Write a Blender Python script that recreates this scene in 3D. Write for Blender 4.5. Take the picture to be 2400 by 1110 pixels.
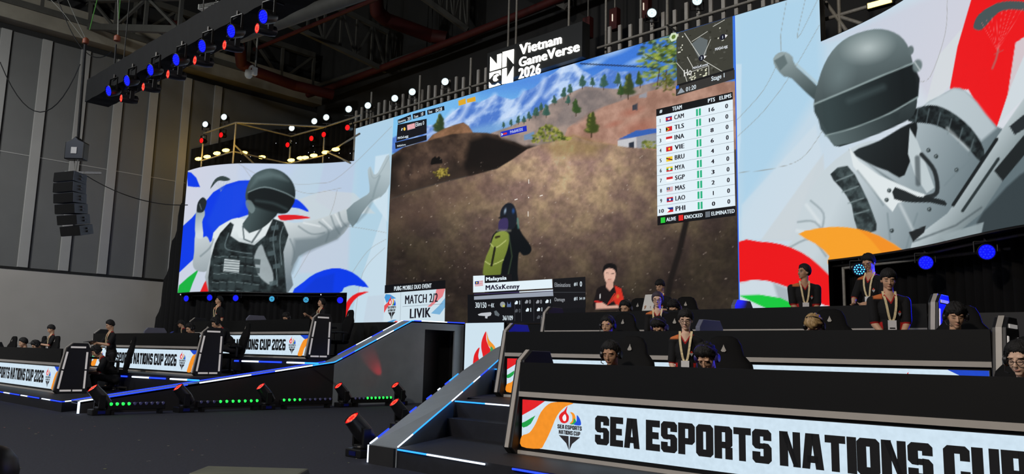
import bpy, bmesh, math, random
import numpy as np
from mathutils import Vector, Matrix
for _o in list(bpy.data.objects): bpy.data.objects.remove(_o)
random.seed(7); PI = math.pi
S = bpy.context.scene
# ------------------------------------------------------------------ camera
F = 1893.9; EYE = 1.15
YAW, PIT, ROL = (math.radians(a) for a in (-43.841, 8.44, 1.386))
_f = np.array([math.sin(YAW)*math.cos(PIT), math.cos(YAW)*math.cos(PIT), math.sin(PIT)])
_r = np.array([math.cos(YAW), -math.sin(YAW), 0.0]); _u = np.cross(_r, _f)
CR = _r*math.cos(ROL)+_u*math.sin(ROL); CU = np.cross(CR, _f); CF = _f
cam = bpy.data.cameras.new('camera'); camo = bpy.data.objects.new('camera', cam); S.collection.objects.link(camo)
cam.sensor_width = 36; cam.lens = F/2400*36; cam.clip_end = 200
camo.matrix_world = Matrix(((CR[0], CU[0], -CF[0], 0), (CR[1], CU[1], -CF[1], 0), (CR[2], CU[2], -CF[2], EYE), (0, 0, 0, 1)))
S.camera = camo
# ------------------------------------------------------------------ world, exposure, added lamps
w = bpy.data.worlds.new('hall_air'); S.world = w; w.use_nodes = True
w.node_tree.nodes['Background'].inputs[0].default_value = (0.5, 0.52, 0.6, 1)
w.node_tree.nodes['Background'].inputs[1].default_value = 0.016
vs = S.view_settings; vs.view_transform = 'Standard'; vs.look = 'None'; vs.gamma = 1; vs.exposure = 0; vs.use_curve_mapping = False
S.cycles.use_denoising = True; S.cycles.max_bounces = 5; S.cycles.diffuse_bounces = 3; S.cycles.sample_clamp_indirect = 4
def lin(c):
    c = np.asarray(c, float)
    return np.where(c <= 0.04045, c/12.92, ((c+0.055)/1.055)**2.4)
def L255(c): return tuple(lin(np.array(c[:3])/255.0))
def aim(o, tgt):
    o.rotation_euler = (Vector(tgt)-o.location).to_track_quat('-Z', 'Y').to_euler()
def lamp(name, kind, loc, tgt, power, col, size=1.0, spot=None, blend=.3):
    l = bpy.data.lights.new(name, kind); l.energy = power; l.color = L255(col)
    o = bpy.data.objects.new(name, l); S.collection.objects.link(o); o.location = loc
    if kind == 'AREA': l.shape = 'DISK'; l.size = size
    else: l.shadow_soft_size = size
    if kind == 'SPOT': l.spot_size = spot; l.spot_blend = blend
    if tgt is not None: aim(o, tgt)
    return o
# unseen lamps added over the audience: spots brighten stage and wall, points the roof
lamp('added_lamp', 'SPOT', (-3, -9, 11.5), (-6, 8, 1), 6300, (255, 241, 226), .6, 1.5, .6)
lamp('added_lamp', 'SPOT', (-21, -5, 11.5), (-29.5, 4, 1.5), 5300, (250, 248, 245), .6, 1.5, .9)
lamp('added_lamp', 'SPOT', (-14, -8, 11.5), (-14, 5, 0), 1800, (200, 218, 255), .6, 1.7, .6)
lamp('added_lamp', 'POINT', (-20, -3, 11.2), None, 1700, (245, 245, 240), .4); lamp('added_lamp', 'POINT', (-5, -3, 11.2), None, 900, (245, 245, 240), .4)
# ------------------------------------------------------------------ pixel measuring: where a sight line meets a known plane of the hall
def P(px, py, x=None, y=None, z=None, d=None):
    v = CR*(px-1200)/F - CU*(py-555)/F + CF
    if x is not None: t = x/v[0]
    elif y is not None: t = y/v[1]
    elif z is not None: t = (z-EYE)/v[2]
    else: t = d
    return Vector((v*t+np.array([0, 0, EYE])).tolist())
def proj(p):
    p = np.asarray(p, float)-np.array([0, 0, EYE]); w_ = p@CF
    return 1200+F*(p@CR)/w_, 555-F*(p@CU)/w_
# ------------------------------------------------------------------ materials
MATS = {}
def mat(name, col=(128, 128, 128), rough=.6, metal=0., var=.12, scale=6., bump=0., emit=None, es=1., spec=.5):
    if name in MATS: return MATS[name]
    m = bpy.data.materials.new(name); m.use_nodes = True; nt = m.node_tree; b = nt.nodes['Principled BSDF']
    b.inputs['Roughness'].default_value = rough; b.inputs['Metallic'].default_value = metal
    b.inputs['Specular IOR Level'].default_value = spec
    c = np.array(L255(col))
    if var > 0:
        tc = nt.nodes.new('ShaderNodeTexCoord'); n = nt.nodes.new('ShaderNodeTexNoise'); n.inputs['Scale'].default_value = scale; n.inputs['Detail'].default_value = 5
        nt.links.new(tc.outputs['Object'], n.inputs['Vector'])
        r = nt.nodes.new('ShaderNodeValToRGB'); r.color_ramp.elements[0].position = .3; r.color_ramp.elements[1].position = .7
        r.color_ramp.elements[0].color = (*(c*(1-var)), 1); r.color_ramp.elements[1].color = (*np.minimum(c*(1+var), 1), 1)
        nt.links.new(n.outputs['Fac'], r.inputs['Fac']); nt.links.new(r.outputs['Color'], b.inputs['Base Color'])
        if bump:
            bp = nt.nodes.new('ShaderNodeBump'); bp.inputs['Strength'].default_value = bump; bp.inputs['Distance'].default_value = .02
            nt.links.new(n.outputs['Fac'], bp.inputs['Height']); nt.links.new(bp.outputs['Normal'], b.inputs['Normal'])
    else: b.inputs['Base Color'].default_value = (*c, 1)
    if emit is not None:
        b.inputs['Emission Color'].default_value = (*L255(emit), 1); b.inputs['Emission Strength'].default_value = es
    MATS[name] = m; return m
def picmat(name, gain=1.0, grain=0.0):
    m = bpy.data.materials.new(name); m.use_nodes = True; nt = m.node_tree; b = nt.nodes['Principled BSDF']
    b.inputs['Base Color'].default_value = (.01, .01, .01, 1); b.inputs['Roughness'].default_value = .6; b.inputs['Specular IOR Level'].default_value = .1
    a = nt.nodes.new('ShaderNodeAttribute'); a.attribute_name = 'Col'
    b.inputs['Emission Strength'].default_value = gain
    if grain:
        tc = nt.nodes.new('ShaderNodeTexCoord'); n = nt.nodes.new('ShaderNodeTexNoise'); n.inputs['Scale'].default_value = 22; n.inputs['Detail'].default_value = 6
        nt.links.new(tc.outputs['Object'], n.inputs['Vector'])
        mr = nt.nodes.new('ShaderNodeMapRange'); mr.inputs[3].default_value = 1-grain; mr.inputs[4].default_value = 1+grain; mr.inputs[1].default_value = .3; mr.inputs[2].default_value = .7
        nt.links.new(n.outputs['Fac'], mr.inputs[0])
        vm = nt.nodes.new('ShaderNodeVectorMath'); vm.operation = 'SCALE'
        nt.links.new(a.outputs['Color'], vm.inputs[0]); nt.links.new(mr.outputs[0], vm.inputs[3]); nt.links.new(vm.outputs[0], b.inputs['Emission Color'])
    else: nt.links.new(a.outputs['Color'], b.inputs['Emission Color'])
    MATS[name] = m; return m
picmat('led_game', 1.0, .05); picmat('led_picture'); picmat('led_graphics'); picmat('led_strip_light', 2.2); picmat('led_desk', 1.0, .05)
K = mat('stage_black', (12, 13, 15), .55, 0, .15, 4)
mat('carpet', (31, 34, 46), .85, 0, .3, 30, .3); mat('desk_black', (9, 10, 11), .6, 0, .1, 3, spec=.25)
mat('edge_white', (215, 212, 206), .45, 0, .05, 8); mat('steel', (150, 148, 140), .5, .15, .15, 20); mat('batten_grey', (176, 174, 168), .6, 0, .08, 6); mat('beam_grey', (150, 146, 134), .8, 0, .15, 1.5); mat('steel_dark', (46, 46, 45), .5, .5, .2, 12)
mat('black_plastic', (14, 14, 15), .4, 0, .1, 20); mat('drape', (7, 7, 9), .95, 0, .2, 8); mat('ramp_grey', (128, 137, 144), .45, 0, .08, 3)
mat('wall_panel', (106, 108, 108), .7, 0, .05, 1.2); mat('wall_batten', (160, 161, 160), .7, 0, .05, 1.2); mat('wall_plaster', (176, 173, 168), .85, 0, .06, .8)
mat('roof_dark', (40, 41, 42), .9, 0, .2, .6); mat('roof_steel', (84, 84, 80), .7, .1, .15, 2); mat('pipe_red', (70, 12, 10), .65, 0, .15, 3)
mat('white_plastic', (205, 205, 200), .5, 0, .04, 5); mat('cable', (20, 20, 20), .6, 0, 0)
# ------------------------------------------------------------------ mesh helper
class MB:
    def __init__(s): s.v = []; s.f = []; s.m = []; s.c = []; s.M = None
    def add(s, vs_, fs, mi=0, col=None):
        o = len(s.v)
        for p in vs_:
            p = Vector(p); s.v.append(s.M @ p if s.M is not None else p)
        for f in fs: s.f.append([o+i for i in f]); s.m.append(mi); s.c.append(col)
        return s
    def box(s, c, d, mi=0, rz=0, R=None, col=None):
        hx, hy, hz = d[0]/2, d[1]/2, d[2]/2; M_ = R if R is not None else Matrix.Rotation(rz, 3, 'Z')
        vs_ = [Vector(c)+M_ @ Vector((x*hx, y*hy, z*hz)) for x, y, z in ((-1,-1,-1),(1,-1,-1),(1,1,-1),(-1,1,-1),(-1,-1,1),(1,-1,1),(1,1,1),(-1,1,1))]
        return s.add(vs_, [(3,2,1,0),(4,5,6,7),(0,1,5,4),(1,2,6,5),(2,3,7,6),(3,0,4,7)], mi, col)
    def span(s, a, b, mi=0, col=None):
        return s.box([(a[i]+b[i])/2 for i in range(3)], [abs(b[i]-a[i]) for i in range(3)], mi, col=col)
    def bar(s, a, b, wd, ht, mi=0, col=None):      # rectangular bar from a to b
        a, b = Vector(a), Vector(b); d = b-a; L = d.length; d.normalize()
        up = Vector((0, 0, 1)) if abs(d.z) < .95 else Vector((0, 1, 0)); sd = d.cross(up).normalized(); up = sd.cross(d)
        R = Matrix((sd, d, up)).transposed()
        return s.box((a+b)/2, (wd, L, ht), mi, R=R, col=col)
    def tube(s, a, b, r, n=10, mi=0, r2=None, col=None):
        a, b = Vector(a), Vector(b); d = (b-a).normalized(); up = Vector((0, 0, 1)) if abs(d.z) < .95 else Vector((1, 0, 0))
        x = d.cross(up).normalized(); y = d.cross(x); r2 = r if r2 is None else r2; vs_ = []
        for p, rr in ((a, r), (b, r2)):
            for k in range(n): t = 2*PI*k/n; vs_.append(p+x*math.cos(t)*rr+y*math.sin(t)*rr)
        fs = [(k, (k+1) % n, n+(k+1) % n, n+k) for k in range(n)]+[tuple(range(n-1, -1, -1)), tuple(range(n, 2*n))]
        return s.add(vs_, fs, mi, col)
    def path(s, pts, r, n=8, mi=0):
        for a, b in zip(pts[:-1], pts[1:]): s.tube(a, b, r, n, mi)
        return s
    def lathe(s, prof, o, ax, n=20, mi=0):          # prof: (radius, distance along axis)
        o, d = Vector(o), Vector(ax).normalized(); up = Vector((0, 0, 1)) if abs(d.z) < .95 else Vector((1, 0, 0))
        x = d.cross(up).normalized(); y = d.cross(x); vs_ = []
        for r, h in prof:
            for k in range(n): t = 2*PI*k/n; vs_.append(o+d*h+(x*math.cos(t)+y*math.sin(t))*max(r, 1e-4))
        fs = []
        for i in range(len(prof)-1):
            for k in range(n): fs.append((i*n+k, i*n+(k+1) % n, (i+1)*n+(k+1) % n, (i+1)*n+k))
        fs += [tuple(range(n-1, -1, -1)), tuple(range((len(prof)-1)*n, len(prof)*n))]
        return s.add(vs_, fs, mi)
    def prism(s, out, fn, t0, t1, mi=0, col=None):       # outline (u,v), fn(u,v,t)->point
        n = len(out); vs_ = [fn(u, v, t0) for u, v in out]+[fn(u, v, t1) for u, v in out]
        fs = [tuple(range(n-1, -1, -1)), tuple(range(n, 2*n))]+[(k, (k+1) % n, n+(k+1) % n, n+k) for k in range(n)]
        return s.add(vs_, fs, mi, col)
    def build(s, name, ms, parent=None, smooth=False, bevel=0, seg=2):
        me = bpy.data.meshes.new(name); me.from_pydata([tuple(v) for v in s.v], [], s.f)
        if not isinstance(ms, (list, tuple)): ms = [ms]
        for m in ms: me.materials.append(MATS[m] if isinstance(m, str) else m)
        me.polygons.foreach_set('material_index', s.m)
        bm = bmesh.new(); bm.from_mesh(me); bmesh.ops.recalc_face_normals(bm, faces=bm.faces); bm.to_mesh(me); bm.free()
        if any(c is not None for c in s.c):
            at = me.color_attributes.new('Col', 'FLOAT_COLOR', 'CORNER'); arr = []
            for p in me.polygons: arr += [*(s.c[p.index] or (0, 0, 0)), 1]*p.loop_total
            at.data.foreach_set('color', np.array(arr, dtype=np.float32))
        if smooth: me.shade_smooth(); me.set_sharp_from_angle(angle=math.radians(40))
        o = bpy.data.objects.new(name, me); S.collection.objects.link(o)
        if parent is not None: o.parent = parent
        if bevel:
            b = o.modifiers.new('bevel', 'BEVEL'); b.width = bevel; b.segments = seg; b.limit_method = 'ANGLE'
        return o
def tag(o, label=None, cat=None, group=None, kind=None):
    for k, v in (('label', label), ('category', cat), ('group', group), ('kind', kind)):
        if v: o[k] = v
    return o
def thing(name, label, cat, loc=(0, 0, 0), rz=0, group=None, kind=None):
    o = bpy.data.objects.new(name, None); S.collection.objects.link(o); o.location = loc; o.rotation_euler = (0, 0, rz); o.empty_display_size = .1
    return tag(o, label, cat, group, kind)
def copy_tree(o, label=None, parent=None):
    c = o.copy(); S.collection.objects.link(c); c.parent = parent
    if label: c['label'] = label
    for ch in list(o.children): copy_tree(ch, None, c)
    return c
ORD = ['first','second','third','fourth','fifth','sixth','seventh','eighth','ninth','tenth','eleventh','twelfth','thirteenth','fourteenth','fifteenth','sixteenth']
# ------------------------------------------------------------------ lettering
_tc = {}
def text_tris(s, bold=.0):
    k = (s, bold)
    if k not in _tc:
        cu = bpy.data.curves.new('lettering', 'FONT'); cu.body = s; cu.size = 1; cu.resolution_u = 3; cu.fill_mode = 'FRONT'; cu.space_character = 1+1.6*bold
        o = bpy.data.objects.new('lettering', cu); S.collection.objects.link(o); bpy.context.view_layer.update()
        me = o.to_mesh(); v = np.array([tuple(p.co) for p in me.vertices])[:, :2]; f = [tuple(p.vertices) for p in me.polygons]
        o.to_mesh_clear(); bpy.data.objects.remove(o); bpy.data.curves.remove(cu)
        lo, hi = v.min(0), v.max(0); _tc[k] = ((v-lo)/(hi-lo), f, (hi-lo)[0]/(hi-lo)[1])
    return _tc[k]
GL = {}   # heavy block capitals on a 10 x 16 cell, y up: list of polygons
def _G():
    B = lambda x0, y0, x1, y1: [(x0, y0), (x1, y0), (x1, y1), (x0, y1)]
    c = 1.6
    def ring(x0, y0, x1, y1, t): # chamfered ring as polygons
        return [[(x0, y0+c), (x0+c, y0), (x0+t, y0), (x0+t, y1), (x0+c, y1), (x0, y1-c)], [(x1, y0+c), (x1-c, y0), (x1-t, y0), (x1-t, y1), (x1-c, y1), (x1, y1-c)], B(x0+t-.1, y0, x1-t+.1, y0+3.6), B(x0+t-.1, y1-3.6, x1-t+.1, y1)]
    t = 4.25
    GL['S'] = [[(0, c), (c, 0), (8.4, 0), (10, c), (10, 7.6), (8.4, 9.4), (5.8, 9.6), (5.8, 3.4), (4.2, 3.4), (4.2, 5.4), (0, 5.4)], [(10, 14.4), (8.4, 16), (1.6, 16), (0, 14.4), (0, 8.4), (1.6, 6.8), (4.2, 6.6), (4.2, 12.6), (5.8, 12.6), (5.8, 10.8), (10, 10.8)], B(3.6, 6.8, 6.4, 9.4)]
    GL['E'] = [B(0, 0, t, 16), B(t-.1, 0, 9, 3.6), B(t-.1, 6.2, 8.2, 9.8), B(t-.1, 12.4, 9, 16)]
    GL['A'] = [[(0, 0), (3.8, 0), (5.9, 16), (1.9, 16)], [(10.4, 0), (6.6, 0), (4.5, 16), (8.5, 16)], B(2.6, 2.8, 7.8, 6)]
    GL['P'] = [B(0, 0, t, 16), B(t-.1, 13, 6.4, 16), B(t-.1, 5.2, 6.4, 8.4), [(6, 5.2), (8.4, 5.2), (10, 6.8), (10, 14.4), (8.4, 16), (6, 16)]]
    GL['R'] = GL['P']+[B(6, 0, 10, 5.8)]
    GL['O'] = ring(0, 0, 10, 16, t)
    GL['0'] = ring(0, 0, 9, 16, 3.4)
    GL['T'] = [B(0, 12.6, 9.4, 16), B(2.85, 0, 6.55, 12.7)]
    GL['N'] = [B(0, 0, t, 16), B(6.6, 0, 10.3, 16), [(t-1.2, 16), (6.7+1.2, 0), (10.3-1, 0), (t-.2, 16)], [(1, 16), (7, 0), (9, 0), (3.7, 16)]]
    GL['I'] = [B(0, 0, t, 16)]
    GL['C'] = [[(0, c), (c, 0), (t, 0), (t, 16), (c, 16), (0, 14.4)], B(t-.1, 0, 6.4, 3.2), B(t-.1, 12.8, 6.4, 16), [(6.3, 0), (8.4, 0), (10, c), (10, 6), (6.3, 6)], [(6.3, 16), (8.4, 16), (10, 14.4), (10, 10), (6.3, 10)]]
    GL['U'] = [[(0, c), (c, 0), (t, 0), (t, 16), (0, 16)], [(10, c), (8.4, 0), (6.3, 0), (6.3, 16), (10, 16)], B(t-.1, 0, 6.4, 3.2)]
    GL['2'] = [B(0, 0, 9, 3.5), [(0, 3.1), (0, 5), (5.4, 10), (9, 10), (4.2, 3.1)], [(9, 9.9), (9, 14.4), (7.4, 16), (1.6, 16), (0, 14.4), (0, 10.6), (3.4, 10.6), (3.4, 12.8), (5.5, 12.8), (5.5, 9.9)]]
    GL['6'] = ring(0, 0, 9, 9.8, 3.3)+[[(0, 1.6), (3.4, 1.6), (3.4, 16), (1.6, 16), (0, 14.4)], [(3.3, 12.8), (9, 12.8), (9, 14.4), (7.4, 16), (3.3, 16)]]
_G()
GW = dict(I=3.7, T=9.4, E=9, A=10.4, N=10.3)
def block_text(s, gap=.6, space=4.0):
    x = 0; out = []
    for ch in s:
        if ch == ' ': x += space-gap; continue
        wd = GW.get(ch, 9 if ch in '026' else 10)
        for pl in GL[ch]: out.append([((px+x), py) for px, py in pl])
        x += wd+gap
    return out, x-gap
class Vec(MB):
    """flat graphics on a display: fn(u, v, lift) gives the point; every call lies one hair in front of the last"""
    def __init__(s, fn, step=.0004): super().__init__(); s.fn = fn; s.k = 1; s.step = step
    def poly(s, pts, col, quad=None):
        q = (lambda u, v: (u, v)) if quad is None else quad
        vs_ = [s.fn(*q(u, v), s.k*s.step) for u, v in pts]; n = len(vs_)
        if n > 4:
            import mathutils.geometry as g
            tri = g.tessellate_polygon([[Vector((u, v, 0)) for u, v in pts]])
            s.add(vs_, [tuple(t) for t in tri], 0, L255(col))
        else: s.add(vs_, [tuple(range(n))], 0, L255(col))
        s.k += 1; return s
    def rect(s, u0, v0, u1, v1, col, quad=None): return s.poly([(u0, v0), (u1, v0), (u1, v1), (u0, v1)], col, quad)
    def ell(s, cx, cy, rx, ry, col, quad=None, n=18): return s.poly([(cx+rx*math.cos(2*PI*i/n), cy+ry*math.sin(2*PI*i/n)) for i in range(n)], col, quad)
    def line(s, pts, wd, col, quad=None):
        for (x0, y0), (x1, y1) in zip(pts[:-1], pts[1:]):
            L = math.hypot(x1-x0, y1-y0) or 1; nx, ny = -(y1-y0)/L*wd/2, (x1-x0)/L*wd/2
            s.poly([(x0+nx, y0+ny), (x1+nx, y1+ny), (x1-nx, y1-ny), (x0-nx, y0-ny)], col, quad); s.k -= 1
        s.k += 1; return s
    def text(s, body, u0, v0, u1, v1, col, quad=None, bold=.02):     # v0 = top edge, v1 = bottom edge
        v, f, asp = text_tris(body, bold); q = (lambda u, v: (u, v)) if quad is None else quad
        if body == '1': c_ = (u0+u1)/2; u0, u1 = c_-(c_-u0)*.3, c_+(u1-c_)*.3
        e = min(bold*1.1/asp, .12)
        for dx in ((-e, 0, e) if bold > .01 else (0,)): s.add([s.fn(*q(u0+(u1-u0)*(e+a*(1-2*e)+dx), v1+(v0-v1)*b), s.k*s.step) for a, b in v], f, 0, L255(col))
        s.k += 1; return s
    def block(s, body, u0, v0, u1, v1, col, quad=None):
        pls, W = block_text(body)
        for pl in pls: s.poly([(u0+(u1-u0)*x/W, v1+(v0-v1)*y/16) for x, y in pl], col, quad); s.k -= 1
        s.k += 1; return s
def quadfn(TL, TR, BR, BL):        # projective map of the unit square onto four corners
    A = []
    for (x, y), (u, v) in zip(((0, 0), (1, 0), (1, 1), (0, 1)), (TL, TR, BR, BL)):
        A += [[x, y, 1, 0, 0, 0, -u*x, -u*y, -u], [0, 0, 0, x, y, 1, -v*x, -v*y, -v]]
    H = np.linalg.svd(np.array(A, float))[2][-1].reshape(3, 3)
    def q(u, v):
        p = H @ np.array([u, v, 1.0]); return p[0]/p[2], p[1]/p[2]
    return q
def smooth_pts(pts, n=6, closed=True):
    out = []; m = len(pts); rng = range(m if closed else m-1)
    for i in rng:
        p0, p1, p2, p3 = (pts[(i+k-1) % m] if closed else pts[min(max(i+k-1, 0), m-1)] for k in range(4))
        for j in range(n):
            t = j/n; out.append(tuple(.5*(2*p1[a]+(p2[a]-p0[a])*t+(2*p0[a]-5*p1[a]+4*p2[a]-p3[a])*t*t+(3*p1[a]-p0[a]-3*p2[a]+p3[a])*t**3) for a in (0, 1)))
    if not closed: out.append(tuple(pts[-1]))
    return out
def torch_logo(g, q, words=True):
    """the cup's torch: flame in red, orange, green and blue over a dark torch; q maps the unit square, v down"""
    g.poly(smooth_pts([(.30, .36), (.14, .34), (.05, .22), (.14, .12), (.26, .06), (.40, -.06), (.36, .08), (.46, .18), (.44, .30)]), (225, 30, 35), q)
    g.poly(smooth_pts([(.24, .30), (.20, .22), (.30, .14), (.36, .22), (.33, .30)]), (245, 245, 248), q)
    g.poly(smooth_pts([(.50, .36), (.60, .28), (.60, .16), (.52, .08), (.66, .10), (.74, .20), (.70, .32)]), (245, 150, 35), q)
    g.poly(smooth_pts([(.52, .37), (.64, .32), (.68, .22), (.76, .28), (.72, .36)]), (40, 165, 80), q)
    g.poly(smooth_pts([(.68, .37), (.78, .28), (.80, .14), (.93, .24), (.95, .37)]), (25, 80, 215), q)
    if words:
        g.block('SEA ESPORTS', 0, .40, 1, .50, (35, 32, 35), q); g.block('NATIONS CUP', .06, .53, .94, .63, (35, 32, 35), q)
    g.poly([(.06, .66), (.47, .66), (.49, 1.0), (.38, .84)], (40, 38, 42), q); g.poly([(.53, .66), (.94, .66), (.62, .84), (.51, 1.0)], (40, 38, 42), q)
# ------------------------------------------------------------------ pictures shown on the LED walls
def lattice(seed, n=64):
    return np.random.RandomState(seed).rand(n, n)
def vnoise(X, Y, s, seed):
    g = lattice(seed); x, y = X/s+50, Y/s+50; i, j = np.floor(x).astype(int), np.floor(y).astype(int); a, b = x-i, y-j
    a, b = a*a*(3-2*a), b*b*(3-2*b); n = 64
    return (g[i % n, j % n]*(1-a)+g[(i+1) % n, j % n]*a)*(1-b)+(g[i % n, (j+1) % n]*(1-a)+g[(i+1) % n, (j+1) % n]*a)*b
def fbm(X, Y, s, seed, o=4):
    t = 0; a = .5; z = 0
    for k in range(o): t = t+a*vnoise(X, Y, s/2**k, seed+k); z += a; a *= .55
    return t/z
class Canvas:
    def __init__(s, X, Y): s.X, s.Y = X, Y; s.C = np.zeros((len(X), 3))
    def mix(s, al, col):
        c = np.asarray(col, float); c = c/255.0 if c.ndim == 1 else c
        s.C = s.C*(1-al[:, None])+c*al[:, None]
    def sd(s, pts, closed=True):          # distance to the outline and inside mask
        P_ = np.array(pts, float); n = len(P_); D = np.full(len(s.X), 1e9); I = np.zeros(len(s.X), bool)
        for i in range(n if closed else n-1):
            a, b = P_[i], P_[(i+1) % n]; d = b-a; L = max(d@d, 1e-9)
            t = np.clip(((s.X-a[0])*d[0]+(s.Y-a[1])*d[1])/L, 0, 1)
            D = np.minimum(D, np.hypot(s.X-a[0]-t*d[0], s.Y-a[1]-t*d[1]))
            if closed:
                c = (a[1] > s.Y) != (b[1] > s.Y)
                if abs(d[1]) > 1e-9: I ^= c & (s.X < d[0]*(s.Y-a[1])/d[1]+a[0])
        return D, I
    def near(s, pts, m):
        P_ = np.array(pts, float); lo, hi = P_.min(0)-m, P_.max(0)+m
        return np.where((s.X > lo[0]) & (s.X < hi[0]) & (s.Y > lo[1]) & (s.Y < hi[1]))[0]
    def _sub(s, idx):
        c = Canvas.__new__(Canvas); c.X, c.Y = s.X[idx], s.Y[idx]; return c
    def poly(s, pts, col, soft=2.0, a=1.0, sm=0):
        if sm: pts = smooth_pts(pts, sm)
        k = s.near(pts, soft+1)
        if not len(k): return
        D, I = s._sub(k).sd(pts); al = np.clip(.5+np.where(I, D, -D)/soft, 0, 1)*a
        c = np.asarray(col(s.X[k], s.Y[k]) if callable(col) else col, float)/255.0
        s.C[k] = s.C[k]*(1-al[:, None])+c*al[:, None]
    def line(s, pts, wd, col, soft=1.4, a=1.0, sm=0):
        if sm: pts = smooth_pts(pts, sm, False)
        k = s.near(pts, wd+soft)
        if not len(k): return
        D, _ = s._sub(k).sd(pts, False); al = np.clip(.5+(wd/2-D)/soft, 0, 1)*a
        s.C[k] = s.C[k]*(1-al[:, None])+np.asarray(col, float)/255.0*al[:, None]
    def blob(s, cx, cy, rx, ry, col, a=1.0, ang=0, hard=1.0):
        c_, s_ = math.cos(ang), math.sin(ang); dx, dy = s.X-cx, s.Y-cy
        r = np.hypot((dx*c_+dy*s_)/rx, (-dx*s_+dy*c_)/ry); s.mix(np.clip((1-r)*hard, 0, 1)*a, col)
def grad2(c0, c1, p0, p1):
    p0, p1 = np.array(p0, float), np.array(p1, float); d = p1-p0; c0, c1 = np.array(c0, float), np.array(c1, float)
    def f(X, Y):
        t = np.clip(((X-p0[0])*d[0]+(Y-p0[1])*d[1])/(d@d), 0, 1)[:, None]; return c0*(1-t)+c1*t
    return f
def mottle(c0, c1, sc, seed, gr=None):
    c0, c1 = np.array(c0, float), np.array(c1, float)
    def f(X, Y):
        t = np.clip((fbm(X, Y, sc, seed)-.3)*2.5, 0, 1)[:, None]; c = c0*(1-t)+c1*t
        return c*gr(X, Y) if gr else c
    return f
def paint_game(c):
    X, Y = c.X, c.Y; top = lambda x: 277-.3025*(x-920)                 # sky, then snow ridges
    c.C[:] = grad2((128, 196, 240), (62, 122, 216), (960, 300), (1560, 60))(X, Y)/255
    c.poly([(1130, 215), (1300, 150), (1500, 85), (1640, 40), (1730, 30), (1730, 120), (1300, 200)], (52, 112, 214), 40, .6)
    for q in ((1440, 120, 60, 14), (1500, 140, 50, 10), (1390, 150, 40, 9)): c.blob(*q, (200, 222, 245), .6, -.35, 1.4)
    ridge = [(900, 330), (985, 296), (1030, 290), (1062, 262), (1078, 250), (1098, 238), (1122, 240), (1140, 232), (1160, 222), (1178, 228), (1200, 233), (1216, 228), (1228, 214), (1250, 206), (1276, 184), (1296, 172), (1322, 152), (1344, 148), (1362, 162), (1390, 178), (1420, 160), (1452, 168), (1500, 165), (1560, 170), (1560, 300), (900, 360)]
    n = fbm(X+Y*.9, Y*.6-X*.5, 34, 3, 5); n2 = fbm(X*.8+Y, Y*.5-X*.35, 13, 9, 3)
    tt = np.clip((n*.65+n2*.35-.42)*5, 0, 1)[:, None]; snow = (np.array((78, 122, 204))*(1-tt)+np.array((186, 210, 244))*tt)
    c.poly(ridge, lambda x, y: snow[c.near(ridge, 3.2)], 2.2)
    for p in (((1062, 262), (1030, 300), (1000, 318)), ((1098, 240), (1080, 275), (1045, 300)), ((1160, 224), (1130, 262), (1095, 285)), ((1228, 216), (1200, 262), (1170, 290)), ((1276, 186), (1262, 220), (1235, 250)), ((1322, 154), (1305, 196), (1278, 226)), ((1344, 150), (1362, 190), (1340, 215))): c.line(p, 9, (212, 228, 250), 12, .75, 3)
    c.poly([(1040, 318), (1120, 296), (1200, 280), (1260, 262), (1300, 262), (1240, 320), (1060, 345)], (120, 168, 216), 16, .8)
    # far slopes, right
    c.poly([(1150, 312), (1196, 296), (1240, 276), (1276, 252), (1310, 232), (1344, 214), (1372, 202), (1400, 205), (1440, 208), (1480, 206), (1512, 198), (1560, 186), (1600, 190), (1735, 190), (1735, 380), (1200, 380)], mottle((128, 116, 112), (168, 148, 138), 30, 5), 2.5)
    c.poly([(1330, 300), (1380, 262), (1420, 248), (1456, 236), (1480, 226), (1535, 210), (1600, 200), (1735, 190), (1735, 400), (1300, 380)], mottle((150, 112, 96), (186, 146, 128), 26, 15), 3)
    c.poly([(1360, 210), (1420, 210), (1440, 226), (1396, 262), (1352, 290), (1300, 296), (1320, 250)], mottle((112, 104, 104), (140, 128, 124), 14, 25), 8, .7)
    for q in ((1500, 300, 60, 26), (1480, 262, 40, 14), (1440, 290, 30, 10)): c.blob(*q, (164, 96, 78), .55, -.3, 1.2)
    c.poly([(1300, 330), (1345, 318), (1400, 336), (1480, 345), (1400, 352), (1290, 345)], (146, 122, 66), 8, .7)
    for a, b, r in ((1385, 268, 0), (1290, 288, 0)): pass
    def tree(x, y, h, col=(48, 74, 36), hi=(108, 132, 58)):
        c.line([(x, y), (x, y-h*.4)], max(1.4, h*.05), (64, 48, 36))
        for k in range(9):
            t = k/8; wd = h*(.34-.24*t)*(.8+.4*random.random()); c.blob(x+random.uniform(-.08, .08)*h, y-h*(.3+.66*t), wd, h*.15, col, .95, 0, 2.5)
            c.blob(x-wd*.3, y-h*(.33+.66*t), wd*.55, h*.07, hi, .7, 0, 1.8)
    for x, y, h in ((1322, 232, 26), (1300, 246, 22), (1336, 222, 24), (1268, 262, 20), (1255, 276, 24), (1240, 282, 20), (1228, 290, 18), (1215, 292, 20), (1198, 296, 16), (1180, 300, 14), (1365, 208, 30), (1388, 204, 22), (1415, 210, 34), (1448, 202, 30), (1332, 246, 22), (1280, 276, 30), (1258, 270, 18)): tree(x, y, h, (52, 88, 78), (98, 132, 104))
    tree(1350, 272, 38); tree(1386, 322, 56, (58, 70, 26), (150, 152, 66)); tree(1472, 232, 56, (50, 66, 34), (112, 124, 56)); tree(1500, 205, 36); tree(1030, 318, 48, (44, 62, 36), (104, 116, 58)); tree(1455, 228, 30)
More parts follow.
